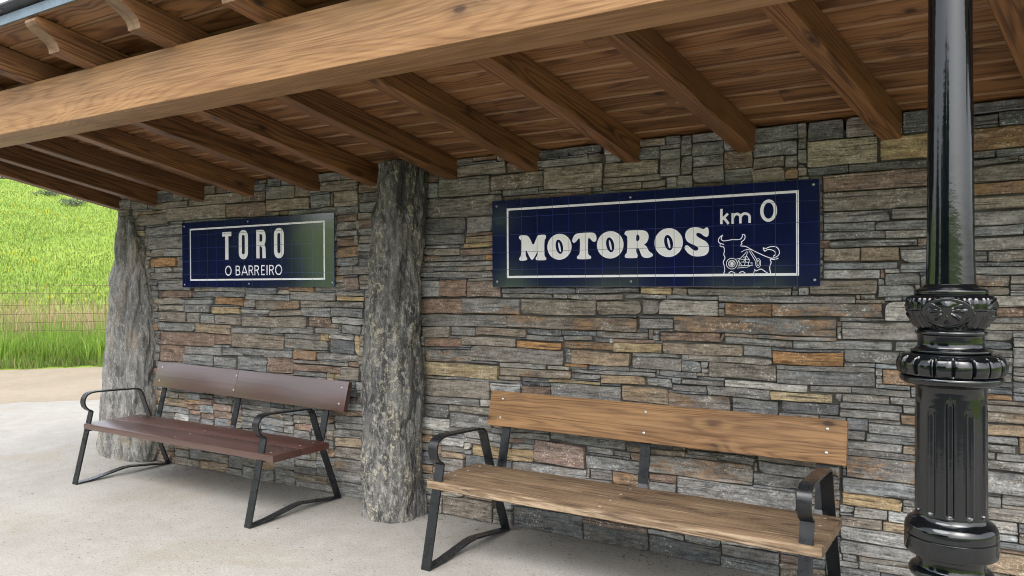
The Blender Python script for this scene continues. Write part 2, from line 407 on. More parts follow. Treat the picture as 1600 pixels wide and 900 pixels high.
STONES = """-5593,1312,-5196,1362,r -5175,1318,-4569,1363,g -4569,1307,-4106,1352,g -4106,1310,-3667,1365,g -3665,1339,-3411,1368,b -3661,1306,-3411,1337,y
-5603,1259,-5311,1305,b -5307,1261,-4927,1305,g -4923,1260,-4592,1306,o -4592,1256,-4476,1298,b -4473,1244,-4251,1294,b -4248,1249,-4014,1294,n
-4014,1256,-3776,1302,b -3771,1256,-3418,1304,b -5603,1205,-5275,1255,b -5263,1201,-4965,1252,g -4960,1193,-4629,1251,y -4608,1209,-4310,1245,l
-4310,1202,-3993,1241,b -3990,1196,-3720,1259,g -3715,1197,-3424,1253,g -5593,1123,-5249,1200,b -5245,1115,-5096,1191,g -5092,1117,-4920,1183,g
-4917,1112,-4616,1187,b -4613,1111,-4438,1191,b -4430,1110,-3944,1196,b -3934,1123,-3717,1192,r -3712,1149,-3426,1195,l -5603,1049,-5147,1119,g
-5137,1042,-4724,1114,t -4711,1059,-4310,1105,g -4301,1066,-3865,1113,g -3860,1082,-3638,1133,g -3620,1091,-3441,1142,g -5593,942,-4923,1043,r
-4917,965,-4730,1037,r -4719,948,-4166,1057,b -4163,1035,-3814,1067,g -3806,1030,-3739,1070,y -3731,1053,-3506,1084,l -3502,949,-3449,1079,y
-4156,962,-3739,1032,b -3733,947,-3510,1049,d -5584,814,-5284,933,r -5277,876,-5075,941,g -5068,864,-4831,936,g -4824,888,-4597,963,g
-4607,898,-4376,942,g -4370,896,-4072,951,g -4066,888,-3846,958,n -3841,903,-3461,946,g -5277,799,-4923,881,g -4917,789,-4667,873,g
-4660,790,-4349,887,g -4343,794,-4074,896,r -4066,866,-3550,890,g -4066,809,-3628,860,r -3628,774,-3461,864,b -2955,1458,-2843,1491,l
-2841,1452,-2410,1492,g -2955,1327,-2806,1436,l -2804,1332,-2597,1439,r -2595,1335,-2359,1435,r -2355,1359,-1871,1393,d -1867,1364,-1501,1395,d
-1487,1356,-1318,1393,y -2348,1331,-2016,1355,g -2014,1334,-1916,1359,g -1892,1318,-1586,1358,g -1583,1329,-1352,1354,g -2947,1223,-2655,1321,r
-2627,1230,-2231,1324,h -2225,1238,-1751,1327,b -1745,1242,-1488,1323,b -1484,1248,-1267,1328,g -2940,1151,-2333,1222,g -2320,1158,-1506,1232,h
-1498,1177,-1267,1230,g -2935,1088,-2729,1137,b -2724,1096,-2546,1143,g -2544,1107,-2186,1150,b -2182,1120,-1958,1160,d -1956,1125,-1766,1164,d
-1747,1120,-1448,1156,g -1443,1121,-1267,1168,r -2930,1031,-2639,1084,r -2639,1046,-2257,1097,b -2225,1092,-1951,1116,g -1946,1102,-1765,1122,g
-1762,1100,-1666,1123,d -2250,1037,-1962,1086,o -1944,1059,-1652,1099,n -1645,1052,-1378,1102,y -2917,940,-2574,1020,h -2567,952,-1946,1044,g
-1902,971,-1550,1053,t -1543,1028,-1267,1056,g -1541,958,-1267,1025,g -2925,854,-2381,937,y -2375,926,-2057,950,g -2047,928,-1912,956,l
-1942,955,-1801,994,n -1797,944,-1559,979,g -2370,874,-1898,925,h -1896,919,-1408,944,g -1882,886,-1728,907,g -2037,859,-1717,880,y
-1722,870,-1466,920,t -1462,872,-1318,925,g -2930,832,-2716,861,b -2710,838,-2609,859,b -2604,830,-2225,860,g -2214,850,-2055,868,d
-2218,826,-2037,850,d -2935,727,-2444,834,b -2439,777,-2227,829,l -2220,775,-2031,825,r -2027,771,-1612,858,g -1601,778,-1318,861,t
-2947,679,-2512,728,g -2505,686,-2426,726,l -2955,620,-2741,667,d -2739,642,-2433,679,b -589,1434,-346,1471,l -334,1402,-185,1456,g
-649,1361,-356,1427,b -356,1351,-209,1396,g -1387,1358,-1247,1391,t -1242,1356,-735,1394,b -730,1351,-706,1394,b -697,1347,-653,1397,g
-1387,1251,-1078,1334,l -1077,1318,-453,1353,g -449,1314,-342,1337,b -434,1338,-365,1356,g -361,1335,-261,1349,g -1051,1247,-817,1313,n
-816,1252,-338,1318,h -334,1241,-234,1333,l -1387,1176,-1323,1227,g -1309,1167,-529,1248,h -519,1239,-339,1255,g -509,1150,-185,1237,g
-1387,1113,-1066,1170,r -1054,1150,-641,1168,g -1054,1108,-730,1147,g -637,1150,-513,1173,g -728,1102,-298,1148,g -295,1103,-185,1137,g
-1375,1049,-962,1112,b -957,1058,-825,1105,g -819,1026,-504,1094,o -501,1043,-272,1100,g -1387,1024,-1235,1052,b -1225,1023,-831,1052,g
-1387,962,-1166,1022,g -1130,943,-800,1023,b -798,1004,-365,1029,g -497,1027,-402,1037,g -391,1023,-272,1042,l -797,935,-365,1002,g
-359,938,-343,1019,b -340,953,-185,1021,n -1387,928,-1192,954,g -1187,923,-1039,958,g -1387,899,-1276,920,g -1271,895,-1051,923,g -1050,899,-656,947,l
-651,905,-469,938,g -465,906,-228,939,g -1387,865,-1127,894,g -1136,849,-831,896,g -828,858,-545,902,y -544,869,-511,903,g -508,871,-311,910,g
-308,873,-185,910,g -1387,781,-1342,854,b -1339,771,-1018,852,h -1015,783,-785,853,g -782,807,-523,859,d -518,840,-260,871,g -2692,2141,-2552,2176,g
-2546,2151,-2448,2184,r -2668,2046,-2322,2130,b -2315,2057,-2214,2117,r -2119,2122,-1906,2185,d -1906,2126,-1713,2183,d -2109,2063,-1794,2114,g
-1789,2074,-1718,2117,g -1689,2058,-1601,2107,g -2433,1964,-2093,2055,b -2070,1946,-1705,2071,b -1702,1988,-1387,2064,b -2809,1945,-2433,2060,g
-2886,1940,-2812,2039,l -1703,1957,-1352,1982,b -1808,1923,-1475,1959,b -1981,1927,-1810,1956,b -2344,1936,-1986,1950,l -2344,1891,-1770,1925,r
-1760,1900,-1565,1921,g -1560,1897,-1352,1927,b -2905,1825,-2355,1941,g -2924,1730,-2610,1822,d -2604,1729,-2405,1829,g -2924,1661,-2616,1713,d
-2610,1668,-2405,1710,t -2651,1640,-2405,1666,y -2930,1598,-2651,1645,b -2645,1592,-2405,1635,r -2930,1560,-2819,1592,r -2812,1558,-2466,1590,g
-2464,1554,-2405,1582,o -2930,1523,-2405,1552,g -1506,2129,-1352,2183,b -1501,2064,-1387,2122,g -1383,1967,-1267,2107,g -663,2069,-503,2178,d
-487,2076,-371,2177,b -264,2077,-55,2176,d -658,1957,-358,2081,q -350,1961,-55,2075,y -51,1967,218,2064,n -482,1916,-55,1962,d -663,1915,-487,1957,d
-592,1829,-55,1912,r -592,1741,-55,1821,b -592,1686,-306,1744,g -302,1689,-55,1736,g -592,1645,-373,1684,g -370,1647,-55,1683,g -592,1610,-335,1640,g
-331,1610,-55,1643,g -564,1571,-201,1604,g -589,1513,-435,1565,b -431,1510,-270,1565,t -268,1500,-55,1558,g -588,1473,-277,1507,g -268,1457,-55,1493,g
15,2124,218,2187,d -51,2074,100,2117,d 101,2067,218,2113,d -51,1940,92,1969,d 94,1934,218,1958,d -51,1907,174,1933,g -51,1829,218,1900,b
-51,1777,218,1820,n -51,1713,218,1771,b -51,1650,218,1708,g -51,1608,189,1643,g -51,1551,218,1602,g -51,1501,54,1545,g 58,1497,218,1541,g
-51,1444,218,1484,g -509,871,-311,904,g -307,870,-201,908,g -518,844,-260,869,g -551,806,-268,839,g -399,784,-289,805,g -289,793,-135,834,n
-487,746,-402,795,d -399,736,-135,787,g -410,696,-135,732,g -487,703,-420,742,d -487,658,-260,699,g -491,531,-135,632,h -509,457,-135,522,g
-514,390,-264,448,y -462,344,-328,384,g -518,354,-476,391,g -324,333,-135,409,l -523,287,-337,345,b -518,227,-135,295,l -518,169,-135,218,g
-446,133,-311,155,g -444,105,-135,147,g -514,130,-451,175,g -119,897,50,933,g 51,918,152,943,n -119,872,232,899,g -119,824,232,868,h
-119,770,232,819,t -119,736,170,762,g -119,697,163,730,g 167,694,232,765,t -119,665,92,688,g 96,681,163,706,d -119,624,232,667,g -119,525,232,617,g
-119,461,107,510,g 111,481,232,533,g -119,407,232,462,b -119,356,167,397,g 170,367,232,416,d -119,296,100,346,g 101,321,174,370,l -119,194,232,277,t
-2940,589,-2741,668,d -2737,636,-2418,688,b -2730,537,-2428,629,g -2940,512,-2741,578,l -2309,518,-2052,559,g -2043,527,-1582,595,g
-2571,392,-2145,463,y -2142,396,-1817,522,s -1807,493,-1648,536,g -1647,502,-1251,550,b -2164,327,-1810,389,g -1807,405,-1477,480,g
-1457,409,-906,521,h -1236,540,-899,566,g -885,494,-609,552,g -912,431,-654,484,g -1793,351,-1657,389,g -1304,311,-712,419,g -912,380,-705,419,g
-1445,337,-1312,378,g -2289,-34,-1842,124,d -1831,-33,-1457,99,d -1657,128,-1327,154,r -1448,-53,-1074,95,d -1067,59,-791,120,d -2795,-31,-2418,117,b
-791,73,-686,115,r -2958,248,-2861,302,n -5862,1904,-5474,1996,b -5755,1811,-5274,1890,g -5725,1707,-5260,1799,g -5689,1561,-5373,1630,o
-5359,1554,-5274,1626,g -5695,1643,-5532,1697,b -5529,1638,-5274,1696,g -5635,1470,-5416,1521,g -5410,1469,-5274,1519,g -5605,1376,-5288,1459,g
-5459,1915,-4779,2020,b -4767,1914,-4337,2014,r -4325,1941,-3906,2021,b -3683,1938,-3459,2029,b -5042,2024,-4578,2102,b -5605,2009,-5205,2079,b
-3651,1776,-3489,1836,g -3647,1741,-3459,1771,g -3647,1675,-3499,1735,r -3647,1595,-3459,1668,n -3641,1535,-3459,1586,g -3641,1473,-3509,1526,g
-3590,1382,-3459,1462,r -6146,2049,-5955,2133,g -5946,2042,-5740,2113,g -3809,2040,-3459,2113,b -3897,1945,-3714,2028,g"""

# ------------------------------------------------------------------ terrain, road, forecourt
EDGE = Vector((-14.07, 6.606)); NRM = Vector((-0.747, 0.665)); ALG = Vector((0.665, 0.747))
def st_xy(s, t):
    p = EDGE + NRM * s + ALG * t
    return p.x, p.y
def hill(q):
    if q < -0.4: return -0.06
    if q < 0.4: return -0.06 + 0.10 * (q + 0.4) / 0.8
    z = 0.04 + 0.03 * min(q - 0.4, 5)
    if q > 5:
        a = min(q - 5, 9); z += 0.19 * a * a / 18
        if q > 14: z += 0.19 * (min(q, 72) - 14)
        if q > 72: z += 0.06 * (min(q, 120) - 72)
    return z
def ground_z(x, y):
    s = (Vector((x, y)) - EDGE).dot(NRM)
    q = max(s, -12.0 - y)
    return hill(q) + (0.25 * (noise.noise((x * 0.06, y * 0.06, 0)) + 0.3 * noise.noise((x * 0.3, y * 0.3, 3))) if q > 6 else 0.0)

def axis_steps(a, b, near0, near1, fine, coarse):
    v = [a]
    while v[-1] < b:
        x = v[-1]; v.append(x + (fine if near0 <= x <= near1 else coarse))
    return v
gx = axis_steps(-150, 150, -30, 6, 0.8, 3.0); gy = axis_steps(-150, 150, -26, 34, 0.8, 3.0)
V = [(x, y, ground_z(x, y)) for y in gy for x in gx]
W = len(gx)
F = [(j * W + i, j * W + i + 1, (j + 1) * W + i + 1, (j + 1) * W + i) for j in range(len(gy) - 1) for i in range(W - 1)]
tag(mesh('meadow', V, F, M['meadow'], smooth=True), 'sloping green meadow rising behind the fence at the left', 'meadow', kind='structure')

rng = random.Random(5)
def ragged(s, t0, t1, step, amp):
    out = []; t = t0
    while t <= t1:
        out.append(st_xy(s + rng.uniform(-amp, amp), t)); t += step
    return out
road = ragged(0.25, -60, 60, 0.35, 0.10) + [st_xy(-6.5, 60), st_xy(-6.5, -60)]
tag(mesh('sand_path', [(x, y, -0.014) for x, y in road], [tuple(range(len(road)))], M['sand']), 'pale sandy track between the concrete and the meadow', 'path', kind='structure')
edge = ragged(-4.35, -8, 6, 0.25, 0.07)
nE = len(edge)
V = [(x, y, 0.0) for x, y in edge] + [(7.0, y, 0.0) for x, y in edge]
tag(mesh('concrete_forecourt', V, [(i, nE + i, nE + i + 1, i + 1) for i in range(nE - 1)], M['concrete']), 'pale sandy concrete floor in front of the shelter', 'floor', kind='structure')
V = [(st_xy(-4.35, -8)[0] - 0.3, -2.15, -0.008), (12, -2.15, -0.008), (12, -10.5, -0.008), (-22, -10.5, -0.008)]  # dark road added out of view to darken what the post mirrors
tag(mesh('unseen_asphalt_road', V, [(0, 3, 2, 1)], M['asphalt']), 'unseen dark asphalt road, added in front of the forecourt', 'road', kind='structure')

# ------------------------------------------------------------------ the stone wall
YW = 3.797
WX0, WX1, WZ1 = -6.13, 1.95, 2.172
TINT = {'g': ((.185, .183, .176), .0), 'd': ((.118, .121, .124), .0), 'b': ((.20, .178, .15), .10), 'r': ((.18, .13, .104), .12),
        'l': ((.29, .285, .27), .0), 'y': ((.33, .26, .155), .35), 'n': ((.235, .165, .11), .65), 't': ((.245, .20, .145), .30),
        'h': ((.19, .183, .17), .70), 'o': ((.33, .185, .085), .95), 'q': ((.25, .23, .18), .10), 's': ((.21, .15, .125), .25)}
DX, DZ = 0.01, 0.006
NX = int(round((WX1 - WX0) / DX)); NZ = int(round(WZ1 / DZ))
occ = np.zeros((NX, NZ), bool)
rects = []
def cells(x0, z0, x1, z1):
    return (max(0, int(round((x0 - WX0) / DX))), max(0, int(round(z0 / DZ))), min(NX, int(round((x1 - WX0) / DX))), min(NZ, int(round(z1 / DZ))))
traced = []
for tok in STONES.split():
    a = tok.split(','); x0, z0, x1, z1 = [float(v) / 1000 for v in a[:4]]
    traced.append((x0, z0, x1, z1, a[4]))
traced.sort(key=lambda r: -(r[2] - r[0]) * (r[3] - r[1]))
for x0, z0, x1, z1, c in traced:
    i0, j0, i1, j1 = cells(x0, z0, x1, z1)
    a0 = max(1, (i1 - i0) * (j1 - j0))
    while i1 > i0 and j1 > j0 and occ[i0:i1, j0:j1].any():
        sub = occ[i0:i1, j0:j1]
        e = [(sub[0, :].mean(), 0), (sub[-1, :].mean(), 1), (sub[:, 0].mean(), 2), (sub[:, -1].mean(), 3)]
        k = max(e)[1]
        if k == 0: i0 += 1
        elif k == 1: i1 -= 1
        elif k == 2: j0 += 1
        else: j1 -= 1
    if (i1 - i0) < 3 or (j1 - j0) < 3 or (i1 - i0) * (j1 - j0) < 0.4 * a0: continue
    # grow over slivers left beside it
    for _ in range(3):
        if j1 < NZ and not occ[i0:i1, j1].any() and j1 + 1 < NZ and occ[i0:i1, min(NZ - 1, j1 + 2)].mean() > 0.6: j1 += 1
        if i1 < NX and not occ[i1, j0:j1].any() and occ[min(NX - 1, i1 + 2), j0:j1].mean() > 0.6: i1 += 1
    occ[i0:i1, j0:j1] = True
    rects.append((i0, j0, i1, j1, c))
rng = random.Random(21)
weights = 'g' * 58 + 'b' * 18 + 'd' * 11 + 'l' * 5 + 'r' * 7 + 't' * 3 + 'h' * 4 + 'y' * 1 + 'n' * 2
for j in range(NZ):
    i = 0
    while i < NX:
        if occ[i, j]: i += 1; continue
        x = WX0 + i * DX; z = j * DZ
        if z > 1.88: wr, hr = (14, 36), (9, 17)
        elif z < 0.35: wr, hr = (16, 38), (8, 15)
        elif x < -2.8: wr, hr = (15, 38), (6, 11)
        else: wr, hr = (14, 46), (4, 8)
        w = rng.randint(*wr); h = rng.randint(*hr)
        run = 0
        while i + run < NX and not occ[i + run, j] and run < w + 5: run += 1
        w = run if run <= w + 4 else w
        hh = 1
        while j + hh < NZ and hh < h and not occ[i:i + w, j + hh].any(): hh += 1
        up = 0
        while j + hh + up < NZ and up < 4 and not occ[i:i + w, j + hh + up].any(): up += 1
        if up < 4: hh += up
        occ[i:i + w, j:j + hh] = True
        if w >= 2 and hh >= 3: rects.append((i, j, i + w, j + hh, rng.choice(weights)))
        elif w >= 5 and hh >= 2: rects.append((i, j, i + w, j + hh, 'd'))
        i += w

def stone_mesh(w, h, r, seed):
    """one split slate: uneven outline, chipped edges, stepped face"""
    g = 0.0009
    wx, hz = w / 2 - g, h / 2 - g
    ch = min(0.0034, 0.09 * h) * r.uniform(0.5, 1.3)
    nx = max(2, min(14, int(w / 0.028))); nz = max(2, min(5, int(h / 0.017)))
    def params(n, half):
        e = ch / (2 * half)
        return [0.0] + [e + (1 - 2 * e) * k / n for k in range(n + 1)] + [1.0]
    px, pz = params(nx, wx), params(nz, hz)
    tl, tr = r.uniform(-1, 1) * min(0.009, 0.2 * h), r.uniform(-1, 1) * min(0.009, 0.2 * h)
    tz = r.uniform(-1, 1) * min(0.004, h * 0.06)
    cut = [r.random() * min(0.016, 0.3 * h) if r.random() < 0.14 else 0.0008 for _ in range(4)]
    slope, slope2 = r.uniform(-0.07, 0.07), r.uniform(-0.012, 0.012)
    amp = r.uniform(0.002, 0.0065)
    V = []; nI, nJ = len(px), len(pz)
    for i, a in enumerate(px):
        for j, b in enumerate(pz):
            x = -wx + 2 * wx * a; z = -hz + 2 * hz * b
            ed = (i in (0, nI - 1)) or (j in (0, nJ - 1))
            # slanted ends and wavering bed joints, always inside the cell
            left = -wx + max(0, tl * (b - 0.5)) + abs(tl) * 0.3; right = wx - max(0, tr * (b - 0.5)) - abs(tr) * 0.3
            x = left + (right - left) * a
            wob = noise.noise((x * 9 + seed * 7.3, seed, 0.0)); wob2 = noise.noise((x * 9 + seed * 3.1, seed + 40, 0.0))
            if b > 0.5: z -= (0.5 + 0.9 * wob) * min(0.0042, 0.07 * h) * (b - 0.5) * 2
            else: z += (0.5 + 0.9 * wob2) * min(0.0042, 0.07 * h) * (0.5 - b) * 2
            z += tz * (a - 0.5) * 2 * (1 - abs(2 * b - 1))
            # knocked-off corners
            for k, (ca, cb) in enumerate(((0, 0), (1, 0), (0, 1), (1, 1))):
                dx = abs(a - ca) * 2 * wx; dz_ = abs(b - cb) * 2 * hz
                q = cut[k] * 1.6 - (dx + dz_)
                if q > 0:
                    x += (1 if ca == 0 else -1) * q * 0.45; z += (1 if cb == 0 else -1) * q * 0.35
            y = amp * 1.4 * noise.noise((x * 7 + seed, z * 30, seed)) + amp * noise.noise((x * 22, z * 60 + seed, seed * 2)) + slope * z + slope2 * x / max(w, 0.1)
            if ed: y += ch * (0.9 + 0.9 * noise.noise((x * 30 + seed, z * 30, 5)))
            elif 1 < i < nI - 2: x += r.uniform(-.004, .004)
            V.append((x, y, z))
    F = []
    I = lambda i, j: i * nJ + j
    for i in range(nI - 1):
        for j in range(nJ - 1):
            F.append((I(i, j), I(i + 1, j), I(i + 1, j + 1), I(i, j + 1)))
    loop = [I(i, 0) for i in range(nI)] + [I(nI - 1, j) for j in range(1, nJ)] + [I(i, nJ - 1) for i in range(nI - 2, -1, -1)] + [I(0, j) for j in range(nJ - 2, 0, -1)]
    b0 = len(V)
    for k in loop: V.append((V[k][0] * 0.985, 0.075, V[k][2] * 0.97))
    n = len(loop)
    for k in range(n):
        F.append((loop[k], b0 + k, b0 + (k + 1) % n, loop[(k + 1) % n]))
    return V, F

def paint(me, cols, seeds):
    a = me.attributes.new('tint', 'FLOAT_COLOR', 'POINT'); a.data.foreach_set('color', np.asarray(cols, np.float32).ravel())
    if seeds is not None:
        b = me.attributes.new('seed', 'FLOAT', 'POINT'); b.data.foreach_set('value', np.asarray(seeds, np.float32))

wall = empty('stone_wall', (0, YW, 0))
tag(wall, 'long dry-stone wall of grey and rust-stained slate under the wooden roof', 'wall')
core = MB(); core.box(WX0 + 0.01, WX1, 0.025, 0.42, 0, 2.12)
core.build('core', M['core'], wall)
sign_boxes = ((-2.398, -0.598, 1.4, 1.9), (-5.253, -3.653, 1.4, 1.9))
info = []
rs = random.Random(77)
for k, (i0, j0, i1, j1, c) in enumerate(rects):
    x0, x1, z0, z1 = WX0 + i0 * DX, WX0 + i1 * DX, j0 * DZ, j1 * DZ
    cx, cz = (x0 + x1) / 2, (z0 + z1) / 2
    cz_w = cz + 0.004 * noise.noise((cx * 1.3, cz * 4, 9))
    dist2 = cx * cx + YW * YW
    vis = (x1 - x0) * (z1 - z0) / dist2 * (YW / math.sqrt(dist2))
    for b in sign_boxes:
        if b[0] < cx < b[1] and b[2] < cz < b[3]: vis *= 0.02
    if cx > 0.33 or -3.22 < cx < -2.9 or cx < -5.75: vis *= 0.02
    info.append((vis, k, cx, cz_w, x1 - x0, z1 - z0, c))
info.sort(reverse=True)
smallV, smallF, smallC, smallS = [], [], [], []
for rank, (vis, k, cx, cz, w, h, c) in enumerate(info):
    seed = (k * 0.6180339) % 1.0
    V, F = stone_mesh(w, h, rs, seed * 50)
    ra = max(-0.016, min(0.016, rs.gauss(0, 0.007))); V2 = []
    for (x, y, z) in V:                                # each stone lies a little askew and the courses wander
        x, z = x - z * ra, z + x * ra
        X, Z = x + cx, z + cz
        f = max(0.0, min(1.0, Z / 0.18, (2.16 - Z) / 0.12))
        V2.append((x, y, z + f * (0.015 * noise.noise((X * 1.1, Z * 2.0, 4.0)) + 0.007 * noise.noise((X * 3.6, Z * 4.5, 8.0)))))
    V = V2
    out = max(-0.011, min(0.013, rs.gauss(0.0, 0.006)))
    t, rust = TINT[c]
    g = rs.uniform(0.90, 1.30); hue = rs.gauss(0, 0.035)
    col = (t[0] * g * (1 + hue), t[1] * g, t[2] * g * (1 - hue), rust)
    if rank < 300:
        me_o = mesh('stone', V, F, M['stone'], wall, False, (cx, out, cz))
        paint(me_o.data, [col] * len(V), [seed] * len(V))
    else:
        b = len(smallV)
        smallV += [(x + cx, y + out, z + cz) for x, y, z in V]; smallF += [tuple(q + b for q in f) for f in F]
        smallC += [col] * len(V); smallS += [seed] * len(V)
o = mesh('small_stones', smallV, smallF, M['stone'], wall, False)
paint(o.data, smallC, smallS); tag(o, kind='stuff')
print('stones', len(rects), 'faces small', len(smallF))

# ------------------------------------------------------------------ timber roof
KS, SK = 0.25, 0.205                                   # roof pitch (rises towards the open side) and skew of the rafters in plan
def ceil_z(y): return EYE + 0.765 + KS * (3.774 - y)
roof = empty('timber_roof', (0, 2.9, 2.1))
tag(roof, 'brown timber roof of rafters and boards sheltering the benches', 'roof')
def under(o, parent):
    """parent while keeping the world placement"""
    mw = o.matrix_world.copy(); o.parent = parent
    o.matrix_parent_inverse = Matrix.Translation(-Vector(parent.location)); return o
def placed(name, V, F, mtx, mat, parent, smooth=False):
    inv = mtx.inverted()
    o = mesh(name, [inv @ Vector(v) for v in V], F, mat, None, smooth)
    bm = bmesh.new(); bm.from_mesh(o.data); bmesh.ops.recalc_face_normals(bm, faces=bm.faces[:])
    bm.to_mesh(o.data); bm.free()
    o.matrix_basis = mtx
    o.parent = parent; o.matrix_parent_inverse = Matrix.Translation(-Vector(parent.location))
    return o

# main beam
b = MB(); b.box(-4.5, 4.5, -0.1045, 0.1045, -0.1185, 0.1185, 0.005)
o = b.build('beam', M['beam'], roof, loc=(-2.25, 2.2345 - 2.9, 2.3565 - 2.1)); sharp_smooth(o)
tag(o, 'thick honey-coloured main beam along the front of the roof')

# rafters with ogee ends
OGEE = [(1.905, 0.0), (1.889, 0.06), (1.880, 0.14), (1.879, 0.23), (1.887, 0.33), (1.905, 0.43), (1.928, 0.52), (1.950, 0.61), (1.966, 0.72), (1.974, 0.85), (1.977, 1.0)]
RH, RW = 0.125, 0.088
def rafter(xr, sk):
    prof = [(y, ceil_z(y) - 0.001 - f * RH) for y, f in OGEE] + [(3.93, ceil_z(3.93) - 0.001 - RH), (3.93, ceil_z(3.93) - 0.001)]
    V = []
    for side in (0, 1):
        for y, z in prof:
            V.append((xr - sk * (3.774 - y) - (RW if side == 0 else 0), y, z))
    n = len(prof)
    F = [tuple(range(n)), tuple(range(2 * n - 1, n - 1, -1))] + [(i, (i + 1) % n, n + (i + 1) % n, n + i) for i in range(n)]
    ax = Vector((-sk, -1, KS)).normalized(); ay = Vector((0, 0, 1)).cross(ax).normalized(); az = ax.cross(ay)
    mtx = Matrix.Translation((xr - sk * 0.9, 2.9, ceil_z(2.9))) @ Matrix((ax, ay, az)).transposed().to_4x4()
    o = placed('rafter', V, F, mtx, M['rafter'], roof)
    o.data.materials.append(M['rafter_end'])
    for k in range(2, 2 + len(OGEE) - 1): o.data.polygons[k].material_index = 1
    bm = bmesh.new(); bm.from_mesh(o.data)
    long_e = [e for e in bm.edges if abs(e.verts[0].co.x - e.verts[1].co.x) > 1.0]
    bmesh.ops.bevel(bm, geom=long_e, offset=0.004, segments=1, affect='EDGES')
    bm.to_mesh(o.data); bm.free()
    return o
for xr, sk in ((-0.270, .225), (-0.901, .18), (-1.492, .18), (-2.102, .17), (-2.676, .19), (-3.281, .20), (-3.815, .21), (-4.453, .22), (-5.016, .235), (-5.601, .24), (-6.122, .22),
               (0.335, .215), (0.93, .215), (1.52, .215)):
    rafter(xr, sk)

# ceiling boards, each with chamfered joints
cosA = 1 / math.sqrt(1 + KS * KS); sinA = KS * cosA
ay_ = Vector((0, cosA, -sinA)); az_ = Vector((0, sinA, cosA))
BP = 0.1325
rb = random.Random(3)
yb = 1.887; row = 0
XR = 2.1
while yb < 4.25:
    wl = BP / cosA
    xa = -6.235 - 0.215 * (3.774 - yb)
    cuts = [xa]
    x = xa + rb.uniform(1.4, 3.6)
    while x < XR - 0.8:
        cuts.append(x); x += rb.uniform(2.2, 3.4)
    cuts.append(XR)
    for k in range(len(cuts) - 1):
        x0, x1 = cuts[k] + 0.0008, cuts[k + 1] - 0.0008
        L = (x1 - x0) / 2; hw = wl / 2 - 0.0014; c = 0.0068; th = 0.02; dz = rb.uniform(-0.0008, 0.0008)
        sec = [(-hw, c), (-hw + c * 1.3, 0), (hw - c * 1.3, 0), (hw, c), (hw, th), (-hw, th)]
        sh = -0.0285 if k == 0 else 0.0
        V = []
        for s_ in (-1, 1):
            for (v, w_) in sec:
                V.append((s_ * L + (sh * (v / hw) * -0.5 if s_ < 0 else 0), v, w_ + dz))
        F = [tuple(range(6))[::-1], tuple(range(6, 12))] + [(i, (i + 1) % 6, 6 + (i + 1) % 6, 6 + i) for i in range(6)]
        yc = yb + BP / 2
        mtx = Matrix.Translation(((x0 + x1) / 2, yc, ceil_z(yc))) @ Matrix((Vector((1, 0, 0)), ay_, az_)).transposed().to_4x4()
        o = mesh('ceiling_board', V, F, M['board'])
        o.data.materials.append(M['board_edge']); o.data.polygons[2].material_index = 1  # paler wood colour on the outward chamfer only
        bm = bmesh.new(); bm.from_mesh(o.data); bmesh.ops.recalc_face_normals(bm, faces=bm.faces[:]); bm.to_mesh(o.data); bm.free()
        o.matrix_basis = mtx; o.parent = roof; o.matrix_parent_inverse = Matrix.Translation(-Vector(roof.location))
    yb += BP; row += 1
# deck, metal trim and the eaves slates
def slab(name, y0, y1, w0, w1, x0, x1, mat, parent, skew=False):
    V = []
    for x in (x0, x1):
        for y in (y0, y1):
            for w_ in (w0, w1):
                V.append((x - (0.215 * (3.774 - y) if skew and x < -5 else 0), y, ceil_z(y) + w_))
    F = [(0, 1, 3, 2), (4, 6, 7, 5), (0, 4, 5, 1), (2, 3, 7, 6), (0, 2, 6, 4), (1, 5, 7, 3)]
    mtx = Matrix.Translation(((x0 + x1) / 2, (y0 + y1) / 2, ceil_z((y0 + y1) / 2)))
    return placed(name, V, F, mtx, mat, parent)
slab('roof_deck', 1.90, 4.5, 0.0235, 0.060, -6.22, 2.08, M['slate_roof'], roof, True)
t = MB(); t.box(-4.40, 4.40, -0.004, 0.004, -0.022, 0.022, 0.001)
t.build('metal_trim', M['zinc'], roof, loc=(-2.30, 1.879 - 2.9, ceil_z(1.887) + 0.020 - 2.1))
for course, (yo, wo_, off) in enumerate(((1.835, 0.052, 0.0), (1.95, 0.066, 0.14))):
    x = -6.70 + off; k = 0
    while x < 2.0:
        slab('roof_slate', yo, yo + 0.32, wo_ + rb.uniform(0, 0.003), wo_ + 0.0105, x + 0.002, x + 0.278, M['slate_roof'], roof)
        x += 0.28

